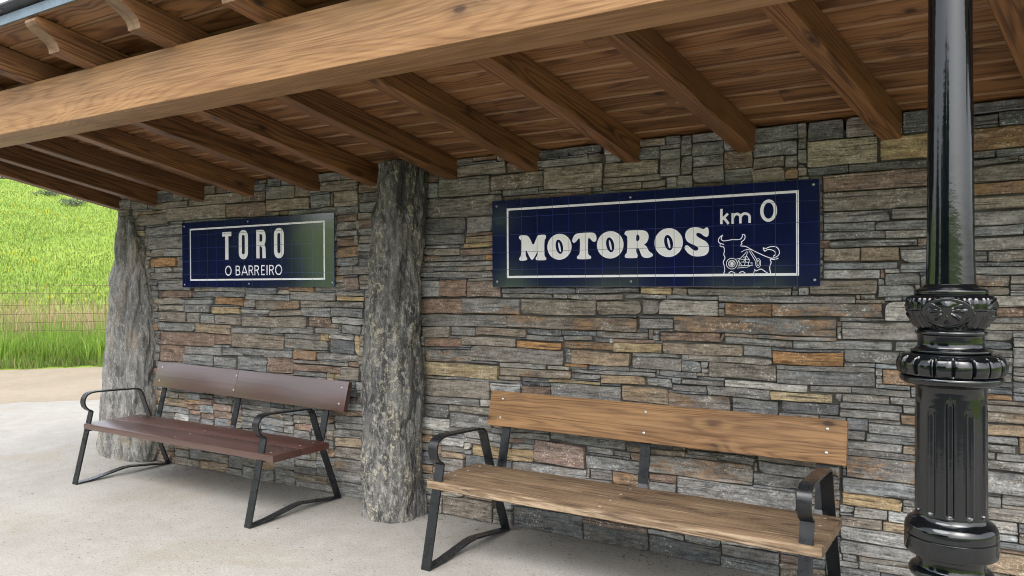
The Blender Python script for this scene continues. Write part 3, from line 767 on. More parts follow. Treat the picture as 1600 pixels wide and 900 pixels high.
# ------------------------------------------------------------------ standing stones
def lerp_tab(tab, z):
    if z <= tab[0][0]: return tab[0][1:]
    for a, b in zip(tab, tab[1:]):
        if z <= b[0]:
            f = (z - a[0]) / (b[0] - a[0]); f = f * f * (3 - 2 * f)
            return tuple(p + (q - p) * f for p, q in zip(a[1:], b[1:]))
    return tab[-1][1:]
def vor(x, y, z):
    q = (x * 5.5 + 0.25 * noise.noise((x * 9, y * 9, z * 3)), y * 5.5, z * 2.1 + 0.9 * x)
    d, _ = noise.voronoi(q)
    return min(0.35, d[1] - d[0]) * 2.2 - 0.5
def standing_stone(name, tab, a, b, mat, amp, seed, ztop, facet=1.35, seg=170, nz=210):
    """tab: z -> (centre x, centre y, width factor)"""
    V = []
    for j in range(nz + 1):
        z = -0.03 + (ztop + 0.03) * j / nz
        cx, cy, f = lerp_tab(tab, z)
        for i in range(seg):
            t = 2 * math.pi * i / seg
            ct, sn = math.cos(t), math.sin(t)
            # a slabby, cornered section
            k = (abs(ct) ** 3.2 + abs(sn) ** 3.2) ** (-1 / 3.2)
            x, y = a * f * k * ct, b * (0.12 + 0.88 * f) * k * sn
            p = Vector((x * 1.0 + seed, y, z))
            d = amp * 1.1 * noise.noise((p.x * 7, p.y * 7, z * 1.4 + seed)) + amp * 0.5 * (0.5 - abs(noise.noise((p.x * 16, p.y * 16, z * 2.6)))) \
                + amp * 0.45 * noise.noise((p.x * 38, p.y * 38, z * 6)) + amp * facet * vor(p.x, p.y, z) + amp * 0.22 * noise.noise((p.x * 90, p.y * 90, z * 22))
            if j == nz: d -= 0.01
            r = math.hypot(x, y); s_ = 1 + d / max(r, 0.03)
            V.append((cx + x * s_, cy + y * s_, z))
    F = [(j * seg + i, j * seg + (i + 1) % seg, (j + 1) * seg + (i + 1) % seg, (j + 1) * seg + i) for j in range(nz) for i in range(seg)]
    V.append((tab[-1][1], tab[-1][2], ztop + 0.006)); n0 = len(V) - 1
    F += [(nz * seg + i, nz * seg + (i + 1) % seg, n0) for i in range(seg)]
    return mesh(name, V, F, mat, None, True)
def px_tab(rows, w, u0, x0, y0, dxdu, h0):
    return [(EYE - (v - 441) * w / 1194, x0 + (u - u0) * dxdu, y0, h / h0) for v, u, h in rows]
tabL = px_tab([(724, 195, 44), (701, 194, 49), (673, 195, 48), (589, 196, 44), (561, 197, 42), (524, 199, 40.5), (454, 200, 36), (393, 199, 25), (350, 194, 16), (335, 192, 12)], 6.2, 197, -5.945, 3.79, 0.0088, 49)
o = standing_stone('standing_stone', tabL, 0.330, 0.142, M['pillar_l'], 0.028, 3.0, 1.985)
tag(o, 'tapering pale grey standing stone at the left end of the wall, beside the meadow', 'standing stone', 'standing stones set against the wall')
tabM = px_tab([(820, 610, 46), (780, 610, 48), (700, 609, 48), (600, 610, 48), (540, 611, 46), (440, 614.5, 42.5), (340, 620.5, 41), (300, 623, 38), (258, 626, 33)], 4.65, 610, -3.045, 3.64, 0.005, 48)
o = standing_stone('standing_stone', tabM, 0.172, 0.152, M['pillar_m'], 0.022, 11.0, 2.16)
tag(o, 'dark lichen-flecked standing stone between the two benches', 'standing stone', 'standing stones set against the wall')

# ------------------------------------------------------------------ cast iron post
PX, PY = -0.044, 2.235
post = empty('iron_post', (PX, PY, 0))
tag(post, 'glossy black cast iron post with fluted lower shaft and ornate collars', 'post')
b = MB(); b.lathe([(.0575, 1.405), (.0555, 1.45), (.0535, 1.52), (.0505, 1.9), (.049, 2.16), (.066, 2.17), (.070, 2.19), (.066, 2.21), (.085, 2.222), (.09, 2.238)], 64)
sharp_smooth(b.build('shaft', M['post'], post), 40)
def dense(prof, n):
    out = []
    for (r0, z0), (r1, z1) in zip(prof, prof[1:]):
        for k in range(n): out.append((r0 + (r1 - r0) * k / n, z0 + (z1 - z0) * k / n))
    return out + [prof[-1]]
def smooth_prof(pts, n):
    out = []
    for i in range(len(pts) - 1):
        p0, p1, p2, p3 = (Vector(pts[max(i - 1, 0)]), Vector(pts[i]), Vector(pts[i + 1]), Vector(pts[min(i + 2, len(pts) - 1)]))
        for k in range(n):
            t = k / n
            out.append(tuple(0.5 * ((2 * p1) + (p2 - p0) * t + (2 * p0 - 5 * p1 + 4 * p2 - p3) * t * t + (3 * p1 - p0 - 3 * p2 + p3) * t ** 3)))
    return out + [tuple(pts[-1])]
def palmette(r, z, t):
    if not 1.302 < z < 1.386: return r
    a = ((t + math.pi / 2 + 0.06 + math.pi / 4) % (math.pi / 2)) - math.pi / 4      # four medallions round the collar
    u = a / 0.56; v = (z - 1.344) / 0.036
    fade = min(1, (z - 1.302) / 0.006, (1.386 - z) / 0.006)
    q = math.hypot(u, v); d = 0.0
    d += 0.0042 * math.exp(-((q - 0.98) / 0.09) ** 2)
    if q < 0.9:
        uu, vv = u, v - 0.12
        rr = math.hypot(uu, vv); ph = math.atan2(uu, -vv)
        d += 0.0058 * max(0, math.cos(ph * 8)) ** 0.6 * math.exp(-((rr - 0.50) / 0.27) ** 2) * (1 if abs(ph) < 2.3 else 0)
        d += 0.004 * math.exp(-((u / 0.13) ** 2 + ((v - 0.42) / 0.34) ** 2))
    elif abs(u) > 1.0 or q > 1.1:
        d += 0.0032 * max(0, math.cos(a * 46)) * (1 if abs(v) > 0.22 else 0.2) + (0.003 if abs(v) < 0.12 and abs(u) > 1.0 else 0)
    return r + d * fade
b = MB(); b.lathe(dense([(.058, 1.414), (.066, 1.405), (.080, 1.401), (.083, 1.398), (.083, 1.389), (.081, 1.387)], 3) +
                  smooth_prof([(.090, 1.386), (.097, 1.378), (.100, 1.366), (.0985, 1.347), (.0915, 1.326), (.081, 1.309), (.074, 1.300)], 10) +
                  dense([(.0735, 1.298), (.080, 1.296), (.0815, 1.292), (.080, 1.288), (.076, 1.286)], 2) +
                  smooth_prof([(.0755, 1.284), (.0748, 1.268), (.077, 1.256), (.084, 1.250)], 5) + dense([(.091, 1.2485), (.092, 1.246), (.091, 1.243), (.088, 1.241)], 1), 288, palmette)
o = b.build('ornate_collar', M['post'], post); sharp_smooth(o, 50)
def gadroon(r, z, t):
    if not 1.186 < z < 1.2395: return r
    f = min(1, (z - 1.186) / 0.006, (1.2395 - z) / 0.012)
    a = (t * 18 / (2 * math.pi) + 0.3) % 1.0
    w = abs(a - 0.5) * 2
    d = 0.004 * (1 - w ** 4) - (0.006 if w > 0.9 else 0.0)
    if 0.70 < w < 0.80: d -= 0.0035
    return r + d * f
b = MB(); b.lathe(smooth_prof([(.094, 1.2405), (.106, 1.2375), (.115, 1.229), (.120, 1.216), (.120, 1.201), (.116, 1.187)], 7) + dense([(.110, 1.185), (.1155, 1.182), (.117, 1.176), (.1155, 1.170), (.108, 1.164), (.090, 1.160), (.084, 1.157)], 2), 360, gadroon)
sharp_smooth(b.build('gadrooned_ring', M['post'], post), 50)
def flute(r, z, t):
    a = (t * 12 / (2 * math.pi) + 0.48) % 1.0
    hi = 1.118 if int(t * 12 / (2 * math.pi) + 0.48) % 2 else 1.092
    du = (a - 0.5) * (2 * math.pi / 12) * 0.08
    zz = max(0.0, z - hi, 0.846 - z)
    q = math.hypot(du, zz) / 0.0085
    return r - (0.0065 * math.sqrt(max(0, 1 - q * q)) if q < 1 else 0) + (0.0012 * math.exp(-((q - 1.25) / 0.2) ** 2))
b = MB(); b.lathe(dense([(.083, 1.158), (.0805, 1.150), (.0800, 1.13)], 3) + dense([(.0800, 1.13), (.0805, 0.86), (.0808, 0.835)], 46) + smooth_prof([(.081, .832), (.084, .824), (.090, .818)], 3), 420, flute)
sharp_smooth(b.build('fluted_shaft', M['post'], post), 60)
b = MB(); b.lathe(smooth_prof([(.088, .819), (.098, .812), (.104, .802), (.1055, .790)], 4) + [(.1055, .781), (.1035, .779), (.1055, .777)] + smooth_prof([(.106, .770), (.106, .742), (.102, .734), (.088, .731)], 3) +
                  [(.079, .729), (.078, .70)] + smooth_prof([(.080, .697), (.092, .693), (.096, .683), (.092, .673), (.082, .668)], 3) + [(.082, .66)], 96)
sharp_smooth(b.build('base_moulding', M['post'], post), 40)
b = MB(); b.lathe([(.082, .661), (.086, .62), (.098, .50), (.108, .42), (.125, .405), (.13, .385), (.125, .365), (.115, .35), (.118, .12), (.14, .10), (.15, .08), (.165, .06), (.165, .012), (.16, .0)], 72)
sharp_smooth(b.build('pedestal', M['post'], post), 35)

# ------------------------------------------------------------------ the two signs
SY = 3.774
def fill(loops, y):
    """flat polygon (with holes) in the plane of the sign"""
    vecs = [[Vector((p[0], p[1], 0)) for p in l] for l in loops]
    tris = geometry.tessellate_polygon(vecs)
    pts = [p for l in loops for p in l]
    return [(p[0], y, p[1]) for p in pts], [tuple(t) for t in tris]
def chaikin(p, n=2):
    for _ in range(n):
        q = []
        for a, b in zip(p, p[1:] + p[:1]):
            q += [(a[0] * .75 + b[0] * .25, a[1] * .75 + b[1] * .25), (a[0] * .25 + b[0] * .75, a[1] * .25 + b[1] * .75)]
        p = q
    return p
def ell(cx, cz, rx, rz, rot=0, n=40):
    out = []
    for k in range(n):
        t = 2 * math.pi * k / n; x, z = rx * math.cos(t), rz * math.sin(t)
        out.append((cx + x * math.cos(rot) - z * math.sin(rot), cz + x * math.sin(rot) + z * math.cos(rot)))
    return out
def stroke(mb, pts, w, y, closed=False):
    n = len(pts); L = []; R = []
    for i in range(n):
        if closed: a, c = Vector(pts[i - 1]), Vector(pts[(i + 1) % n])
        else: a, c = Vector(pts[max(i - 1, 0)]), Vector(pts[min(i + 1, n - 1)])
        p = Vector(pts[i]); d1 = (p - a).normalized() if (p - a).length > 1e-7 else (c - p).normalized()
        d2 = (c - p).normalized() if (c - p).length > 1e-7 else d1
        d = (d1 + d2).normalized(); nn = Vector((-d.y, d.x)); k = 1 / max(0.5, nn.dot(Vector((-d1.y, d1.x))))
        L.append(p + nn * w / 2 * k); R.append(p - nn * w / 2 * k)
    V = [(q.x, y, q.y) for q in L] + [(q.x, y, q.y) for q in R]
    m = n if closed else n - 1
    mb.add(V, [(i, (i + 1) % n, n + (i + 1) % n, n + i) for i in range(m)])
def smooth_line(pts, n=4):
    return [tuple(p) for p in smooth_prof([tuple(p) for p in pts], n)]
def sign(x0, z0, w, label, border, bw, screws, tilt=0.0):
    s = empty('sign', (x0, SY, z0)); tag(s, label, 'sign', 'navy signs on the stone wall')
    p = MB(); p.box(0, w, 0, 0.005, 0, 0.5, 0.0008); p.build('panel', M['panel'], s)
    (bx0, bz0, bx1, bz1) = border
    bo = MB()
    for (a0, a1, c0, c1) in ((bx0, bx1, bz1 - bw, bz1), (bx0, bx1, bz0, bz0 + bw), (bx0, bx0 + bw, bz0 + bw, bz1 - bw), (bx1 - bw, bx1, bz0 + bw, bz1 - bw)):
        bo.add([(a0, -.0006, c0), (a1, -.0006, c0), (a1, -.0006, c1), (a0, -.0006, c1)], [(0, 1, 2, 3)])
    bo.build('border_line', M['print'], s)
    for (x, z) in screws:
        q = MB(); q.lathe([(.0068, 0), (.0068, .002), (.005, .004), (.002, .0048)], 14)
        o = q.build('screw', M['steel'], s, True); o.location = (x, 0, z); o.rotation_euler = (math.pi / 2, 0, 0)
    return s
def letter(s, loops=None, strokes=None, w=0.01, y=-.0008, mat='print', name='letter', closed=()):
    b = MB()
    if loops: b.add(*fill(loops, y))
    for k, q in enumerate(strokes or ()):
        stroke(b, q, w, y - 0.00006 * k, k in closed)
    return b.build(name, M[mat], s)

s1 = sign(-2.3984, 1.3986, 1.8, 'wide navy sign reading MOTOROS km 0 above the natural wood bench', (0.0985, 0.0505, 1.7065, 0.452), 0.0125,
          ((.031, .469), (.032, .031), (.8625, .471), (.864, .028), (1.771, .475), (1.776, .030)))
LM = [(0.1828, 0.2749), (0.1796, 0.2833), (0.1853, 0.2921), (0.1973, 0.2944), (0.2292, 0.2933), (0.2411, 0.2881), (0.2544, 0.2725), (0.2747, 0.2307), (0.2937, 0.2712), (0.304, 0.2899), (0.3156, 0.2922), (0.3467, 0.2931), (0.3559, 0.2894), (0.3581, 0.2792), (0.3542, 0.2691), (0.3465, 0.2626), (0.346, 0.1812), (0.3491, 0.1709), (0.3583, 0.1619), (0.3582, 0.1524), (0.3497, 0.1485), (0.2993, 0.1495), (0.2899, 0.1551), (0.29, 0.164), (0.2994, 0.174), (0.3034, 0.1856), (0.3035, 0.2026), (0.2798, 0.1622), (0.2663, 0.1515), (0.2538, 0.1627), (0.2248, 0.2184), (0.2246, 0.1771), (0.2324, 0.1666), (0.2364, 0.1576), (0.23, 0.1508), (0.1965, 0.1487), (0.1845, 0.1517), (0.1805, 0.1608), (0.187, 0.1689), (0.195, 0.1777), (0.1971, 0.2606), (0.1916, 0.2691)]
LT = [(0.5203, 0.2489), (0.5219, 0.2635), (0.5353, 0.2862), (0.5574, 0.2934), (0.6373, 0.2943), (0.6552, 0.2903), (0.6659, 0.2749), (0.6672, 0.252), (0.6586, 0.2425), (0.6478, 0.2422), (0.6385, 0.2497), (0.6299, 0.2598), (0.6213, 0.2654), (0.6155, 0.2603), (0.6151, 0.1815), (0.6209, 0.1715), (0.6338, 0.1666), (0.6352, 0.1548), (0.6258, 0.1497), (0.5567, 0.1498), (0.5479, 0.1566), (0.5494, 0.1665), (0.5605, 0.1729), (0.5664, 0.1827), (0.5682, 0.2619), (0.5609, 0.2655), (0.5513, 0.2559), (0.5424, 0.2442), (0.5292, 0.24)]
LR = [(0.8282, 0.2819), (0.8338, 0.2926), (0.844, 0.296), (0.9284, 0.2952), (0.9517, 0.288), (0.9629, 0.2706), (0.9628, 0.2486), (0.9515, 0.2269), (0.9348, 0.2193), (0.9514, 0.2112), (0.9646, 0.1825), (0.9843, 0.1714), (0.9876, 0.1613), (0.9777, 0.1527), (0.9478, 0.1483), (0.9279, 0.1551), (0.9179, 0.1742), (0.9093, 0.1998), (0.8945, 0.2033), (0.8944, 0.178), (0.9045, 0.167), (0.9024, 0.1543), (0.8943, 0.1494), (0.8366, 0.1506), (0.8284, 0.1585), (0.8319, 0.1699), (0.8435, 0.1792), (0.8459, 0.2621), (0.8391, 0.2706), (0.8303, 0.2735)]
LRH = [(0.8948, 0.2731), (0.9069, 0.2726), (0.9136, 0.2597), (0.9115, 0.244), (0.9014, 0.2367), (0.8933, 0.2414)]
LS = [(1.2772, 0.2908), (1.2792, 0.2705), (1.2771, 0.2538), (1.2689, 0.2473), (1.2552, 0.2512), (1.2402, 0.2652), (1.2243, 0.2706), (1.2139, 0.2649), (1.2174, 0.2525), (1.2415, 0.2381), (1.2688, 0.2237), (1.281, 0.1997), (1.2789, 0.1729), (1.2618, 0.155), (1.2308, 0.1503), (1.1997, 0.1524), (1.1753, 0.1652), (1.1613, 0.1826), (1.1543, 0.1931), (1.1565, 0.2067), (1.1684, 0.2098), (1.1789, 0.2027), (1.1928, 0.1886), (1.2102, 0.1793), (1.224, 0.183), (1.2261, 0.1945), (1.2137, 0.2051), (1.186, 0.2161), (1.165, 0.2304), (1.1567, 0.2547), (1.1617, 0.2784), (1.1792, 0.2948), (1.2071, 0.2991), (1.2313, 0.2961), (1.2519, 0.2864), (1.2608, 0.2928), (1.269, 0.2965)]
letter(s1, [chaikin(LM, 1)]); letter(s1, [chaikin(LT)]); letter(s1, [chaikin(LR, 1), chaikin(LRH)]); letter(s1, [chaikin(LS)])
for (cx, cz, rx, rz) in ((.4409, .2219, .0755, .0718), (.7462, .2236, .077, .073), (1.0705, .2252, .0756, .0741)):
    o = letter(s1, [ell(cx, cz, rx, rz, 0, 56), ell(cx, cz, .0225, .0405, 0.22, 40)])
    sl = letter(s1, [ell(cx + .001, cz - .002, .0062, .028, 0.22, 24)], mat='print_plain', name='letter_core')
    sl.parent = o
letter(s1, strokes=[[(1.3423, 0.3835), (1.3421, 0.3082)], [(1.3745, 0.3586), (1.3455, 0.331)], [(1.3545, 0.3396), (1.378, 0.3078)]], w=0.0125)
letter(s1, strokes=[[(1.398, 0.3074), (1.398, 0.3595)], smooth_line([(1.399, 0.335), (1.4052, 0.3490), (1.4177, 0.3545), (1.4295, 0.3500), (1.4347, 0.3384), (1.4346, 0.3078)]),
                    smooth_line([(1.4346, 0.3371), (1.4438, 0.3500), (1.4568, 0.3550), (1.471, 0.3505), (1.4788, 0.3389), (1.4787, 0.3085)])], w=0.0125)
letter(s1, [ell(1.5685, .363, .0395, .0535, 0, 48), ell(1.5685, .363, .0235, .0385, 0, 40)])
BULL = [[(1.3486, 0.2545), (1.3338, 0.243), (1.3264, 0.2286), (1.3331, 0.215), (1.3551, 0.2076)], [(1.3486, 0.2545), (1.3405, 0.2361), (1.3498, 0.2258), (1.3665, 0.2259), (1.3963, 0.2296), (1.4193, 0.2288), (1.4356, 0.2316), (1.4435, 0.2419), (1.4435, 0.2537)], [(1.4435, 0.2537), (1.4552, 0.2507), (1.4571, 0.2374), (1.45, 0.2245), (1.4389, 0.217), (1.4421, 0.2083), (1.4356, 0.1986), (1.4615, 0.1939), (1.4937, 0.1753), (1.5256, 0.1582), (1.5573, 0.1432), (1.5824, 0.1349), (1.6042, 0.1409), (1.6173, 0.1548), (1.6161, 0.1728), (1.6044, 0.1873), (1.5856, 0.191), (1.57, 0.1882), (1.5542, 0.1822), (1.5428, 0.1864)], [(1.5428, 0.1864), (1.5498, 0.1693), (1.5636, 0.1768), (1.5856, 0.1736), (1.5987, 0.1629), (1.598, 0.1501), (1.5887, 0.1438)], [(1.3364, 0.2082), (1.3364, 0.1982), (1.3531, 0.1943), (1.3564, 0.1743), (1.353, 0.1577), (1.3596, 0.1408), (1.3508, 0.121), (1.3561, 0.1009), (1.3581, 0.0809), (1.3527, 0.0633)], [(1.6135, 0.1343), (1.5949, 0.1288), (1.5761, 0.1299), (1.5798, 0.1136), (1.5729, 0.0911), (1.5772, 0.0632)], [(1.376, 0.064), (1.3892, 0.0738), (1.409, 0.065)], [(1.4287, 0.0671), (1.445, 0.0732), (1.4579, 0.0641)], [(1.4986, 0.064), (1.5031, 0.0823), (1.5095, 0.075), (1.5318, 0.0839), (1.5508, 0.0719), (1.5634, 0.064)]]
letter(s1, strokes=[smooth_line(p) for p in BULL], w=0.0042, name='bull_outline')
MOTO = [[(1.5128, 0.1298), (1.4841, 0.1743)], [(1.5045, 0.1248), (1.4757, 0.1745)], [(1.4757, 0.1791), (1.455, 0.177), (1.4368, 0.1669)], [(1.4615, 0.1808), (1.4937, 0.176)], [(1.4679, 0.1714), (1.4288, 0.1315)], [(1.4288, 0.1315), (1.419, 0.1145)], [(1.4712, 0.1681), (1.4497, 0.1192)], [(1.4222, 0.0999), (1.4935, 0.1027)], [(1.4189, 0.09), (1.4677, 0.0939), (1.4807, 0.099)], [(1.4354, 0.1327), (1.4807, 0.1318)], [(1.4386, 0.1194), (1.4775, 0.1174)], [(1.4471, 0.1423), (1.4679, 0.1452), (1.4775, 0.1253), (1.471, 0.1024), (1.4418, 0.0996), (1.434, 0.1162)], [(1.4614, 0.1387), (1.4548, 0.1027)], [(1.4903, 0.1054), (1.4903, 0.1152), (1.482, 0.1134)], [(1.4092, 0.1332), (1.4354, 0.1379)], [(1.4288, 0.1262), (1.4287, 0.0998)]]
wh = [ell(1.3926, .1123, .0265, .0265, 0, 30), ell(1.3926, .1123, .0165, .0165, 0, 24), ell(1.5191, .1127, .0118, .0215, 0, 24), ell(1.5191, .1127, .006, .012, 0, 18)]
spk = [[(1.3926 + .016 * math.cos(a), .1123 + .016 * math.sin(a)), (1.3926 - .016 * math.cos(a), .1123 - .016 * math.sin(a))] for a in (0.2, 0.8, 1.4, 2.0, 2.6)]
letter(s1, strokes=wh + MOTO + spk, w=0.0030, name='motorcycle', mat='print_plain', closed=(0, 1, 2, 3))

s2 = sign(-5.253, 1.3985, 1.6, 'navy sign reading TORO O BARREIRO above the dark maroon bench', (0.0935, 0.0505, 1.516, 0.4505), 0.0125,
          ((.027, .471), (.028, .022), (.7525, .478), (.761, .026), (1.571, .474), (1.583, .030)))
def rrect(x0, z0, x1, z1, r, n=8):
    out = []
    for (cx, cz, a0) in ((x1 - r, z1 - r, 0), (x0 + r, z1 - r, 90), (x0 + r, z0 + r, 180), (x1 - r, z0 + r, 270)):
        for k in range(n + 1):
            a = math.radians(a0 + 90 * k / n); out.append((cx + r * math.cos(a), cz + r * math.sin(a)))
    return out
letter(s2, [[(.4715, .378), (.5035, .378), (.5035, .2055), (.540, .2055), (.540, .378), (.573, .378), (.573, .4105), (.4715, .4105)]])
for x0 in (.6527, 1.0235):
    letter(s2, [rrect(x0, .2045, x0 + .100, .418, .048), rrect(x0 + .0345, .240, x0 + .0655, .383, .0155)])
letter(s2, [[(.8405, .208), (.875, .208), (.875, .295), (.888, .295), (.902, .281), (.9045, .208), (.939, .208), (.9365, .283), (.9255, .305), (.9355, .324), (.9385, .345), (.9385, .370), (.9330, .393), (.918, .408), (.900, .4125), (.8405, .4125)],
            [(.875, .327), (.875, .381), (.893, .381), (.9025, .373), (.9045, .362), (.9045, .345), (.9015, .333), (.893, .327)]])
bz0, bz1 = 0.0870, 0.1585
def box_strokes(x0, x1, lines): return [[(x0 + a * (x1 - x0), bz0 + c * (bz1 - bz0)) for a, c in l] for l in lines]
Rl = [[(0.08, 0), (0.08, 1)], [(0.08, .94), (.55, .94), (.78, .88), (.88, .73), (.78, .57), (.55, .50), (.08, .50)], [(.5, .5), (.95, 0)]]
Bl = [[(0.08, 0), (0.08, 1)], [(0.08, .94), (.55, .94), (.76, .88), (.82, .76), (.74, .60), (.5, .54), (.08, .54)], [(.5, .54), (.82, .46), (.92, .28), (.80, .11), (.55, .06), (.08, .06)]]
Al = [[(0.03, 0), (0.5, 1.0)], [(.97, 0), (.5, 1.0)], [(.22, .30), (.78, .30)]]
El = [[(0.12, 0), (0.12, 1)], [(.12, .94), (.98, .94)], [(.12, .52), (.88, .52)], [(.12, .06), (.98, .06)]]
for x0, x1, g in ((.618, .668, Bl), (.6814, .747, Al), (.7581, .808, Rl), (.82, .869, Rl), (.8914, .928, El), (.9729, 1.022, Rl)):
    letter(s2, strokes=box_strokes(x0, x1, g), w=0.0095)
letter(s2, strokes=[[(.951, bz0), (.951, bz1)]], w=0.0105)
for cx in (.537, 1.0685):
    letter(s2, [ell(cx, .1228, .0358, .0375, 0, 40), ell(cx, .1228, .0258, .0278, 0, 36)])

# ------------------------------------------------------------------ benches
LOOP = [(0.0, 0.0), (0.03, 0.125), (0.06, 0.25), (0.09, 0.375), (0.118, 0.492), (0.121, 0.503), (0.113, 0.511), (0.090, 0.523), (0.070, 0.546), (0.062, 0.575), (0.066, 0.604), (0.082, 0.628), (0.108, 0.641), (0.15, 0.645), (0.25, 0.641), (0.36, 0.636), (0.44, 0.632),
        (0.472, 0.627), (0.495, 0.612), (0.508, 0.588), (0.53, 0.52), (0.566, 0.42), (0.60, 0.33), (0.66, 0.18), (0.728, 0.006)]
FLOOR = [(0.0, 0.006), (0.12, 0.012), (0.35, 0.046), (0.40, 0.048), (0.728, 0.006)]
def bench(x, y, L, rz, label, seat_m, back_m, front_fray=False, ext=0.058, two_piece=0):
    s = empty('park_bench', (x, y, 0), rz); tag(s, label, 'bench', 'benches against the stone wall')
    for k, fx in enumerate((0.0, L)):
        b = MB(); b.strip(LOOP, fx - 0.027, fx + 0.027, 0.010)
        b.strip(FLOOR, fx - 0.0265, fx + 0.0265, 0.009)
        b.box(fx - 0.018, fx + 0.018, 0.10, 0.575, 0.366, 0.376)
        o = b.build('end_frame', M['iron'], s); sharp_smooth(o, 40)
    for fx in (0.045, L * 0.5, L - 0.045):
        b = MB(); b.strip([(0.545, 0.370), (0.585, 0.372), (0.612, 0.385), (0.625, 0.41), (0.655, 0.53), (0.690, 0.67), (0.712, 0.76)], fx - 0.026, fx + 0.026, 0.010)
        b.build('back_support', M['iron'], s)
    for k, (y0, y1) in enumerate(((0.085, 0.302), (0.309, 0.528))):
        b = MB(); nseg = 40; V = []; F = []
        hw, hh, hl = (y1 - y0) / 2, 0.021, L / 2 + 0.058 + 0.02 * two_piece
        ring = [(-hw, -hh + .004), (-hw + .004, -hh), (hw - .004, -hh), (hw, -hh + .004), (hw, hh - .007), (hw - .007, hh), (-hw + .009, hh), (-hw + .002, hh - .003), (-hw, hh - .010)]
        for i in range(nseg + 1):
            xx = -hl + 2 * hl * i / nseg
            for (yy, zz) in ring:
                j = 0.0014 * noise.noise((xx * 9, yy * 30 + k * 7, x + zz * 30)) if front_fray else 0.0004 * noise.noise((xx * 5, yy, zz))
                if front_fray and k == 0 and yy < 0: j += 0.0035 * max(0, noise.noise((xx * 14, 3.3, zz * 40)))
                V.append((xx, yy + (j if yy < 0 else -j), zz + j * 0.6))
        n = len(ring)
        for i in range(nseg):
            for q in range(n): F.append((i * n + q, i * n + (q + 1) % n, (i + 1) * n + (q + 1) % n, (i + 1) * n + q))
        F.append(tuple(range(n))[::-1]); F.append(tuple(nseg * n + q for q in range(n)))
        b.add(V, F)
        o = b.build('seat_plank', M['bench_front'] if front_fray and k == 0 else seat_m, s, loc=(L / 2 + 0.045 * two_piece, (y0 + y1) / 2, 0.399)); sharp_smooth(o, 30)
        for fx in (0.0, L * 0.5, L):
            for dy in (-0.055, 0.055):
                q = MB(); q.lathe([(.0075, 0), (.007, .0016), (.003, .0028)], 10)
                bo = q.build('bolt', M['steel'], o, True, loc=(fx - L / 2, dy, 0.0205))
    halves = ((-L / 2 - 0.035, 0.0006), (0.0014, L / 2 + 0.155)) if two_piece else ((-L / 2 - ext, L / 2 + ext),)
    hold = s
    for k, (xa, xb) in enumerate(halves):
        b = MB(); b.box(xa, xb, -0.017, 0.017, -0.098, 0.098, 0.005 if k == 0 else 0.0046)
        q = b.build('backrest', back_m, s, loc=(L / 2, 0.668, 0.708 - 0.004 * two_piece)); sharp_smooth(q, 30)
        q.rotation_euler = (-0.25, 0.014 * two_piece, 0)
        if k == 0: o = q
    for fx in ((0.03, L * 0.5 - 0.012, L + 0.10) if two_piece else (0.025, L * 0.5, L - 0.025)):
        for dz in (-0.050, 0.055):
            q = MB(); q.lathe([(.0085, 0), (.008, .0018), (.004, .0035)], 12)
            bo = q.build('bolt', M['steel'], o, True, loc=(fx - L / 2, -0.0165, dz)); bo.rotation_euler = (math.pi / 2, 0, 0)
    return s
bench(-2.315, 3.012, 1.775, math.radians(-1.5), 'weathered natural wood bench with black iron arms below the wide sign', M['bench_seat'], M['bench_pine'], True)
bench(-5.475, 3.052, 1.86, math.radians(-1.2), 'dark maroon painted bench with black iron arms between the standing stones', M['maroon'], M['maroon'], ext=0.095, two_piece=1)

# ------------------------------------------------------------------ wire fence and meadow plants
fence = empty('wire_fence', (*st_xy(1.5, 0), 0.07)); fence.rotation_euler = (0, 0, math.atan2(ALG.y, ALG.x))
tag(fence, 'thin rusty wire mesh fence in the long grass along the meadow', 'fence')
rf = random.Random(8)
def wire_part(p, r=0.0042): b = MB(); b.tube(p, r, 4); return b.build('wire', M['wire'], fence)
x = -4.0
while x < 7.0:
    wire_part([(x + rf.uniform(-.01, .01), 0, 0.0), (x + rf.uniform(-.02, .02), rf.uniform(-.01, .01), 0.7), (x + rf.uniform(-.02, .02), 0, 1.37)], 0.0035); x += 0.19
for z in (0.15, 0.32, 0.49, 0.65, 0.81, 0.97, 1.19, 1.335):
    wire_part([(q, rf.uniform(-.012, .012), z + rf.uniform(-.01, .01)) for q in np.linspace(-4.05, 7.05, 18)], 0.0045)
for x in (-4.0, -0.9, 3.3, 7.0):
    b = MB(); b.tube([(x, 0.03, -0.1), (x + .01, 0.03, 0.7), (x, 0.03, 1.42)], [0.035, 0.034, 0.03], 10); b.build('post', M['bark'], fence)

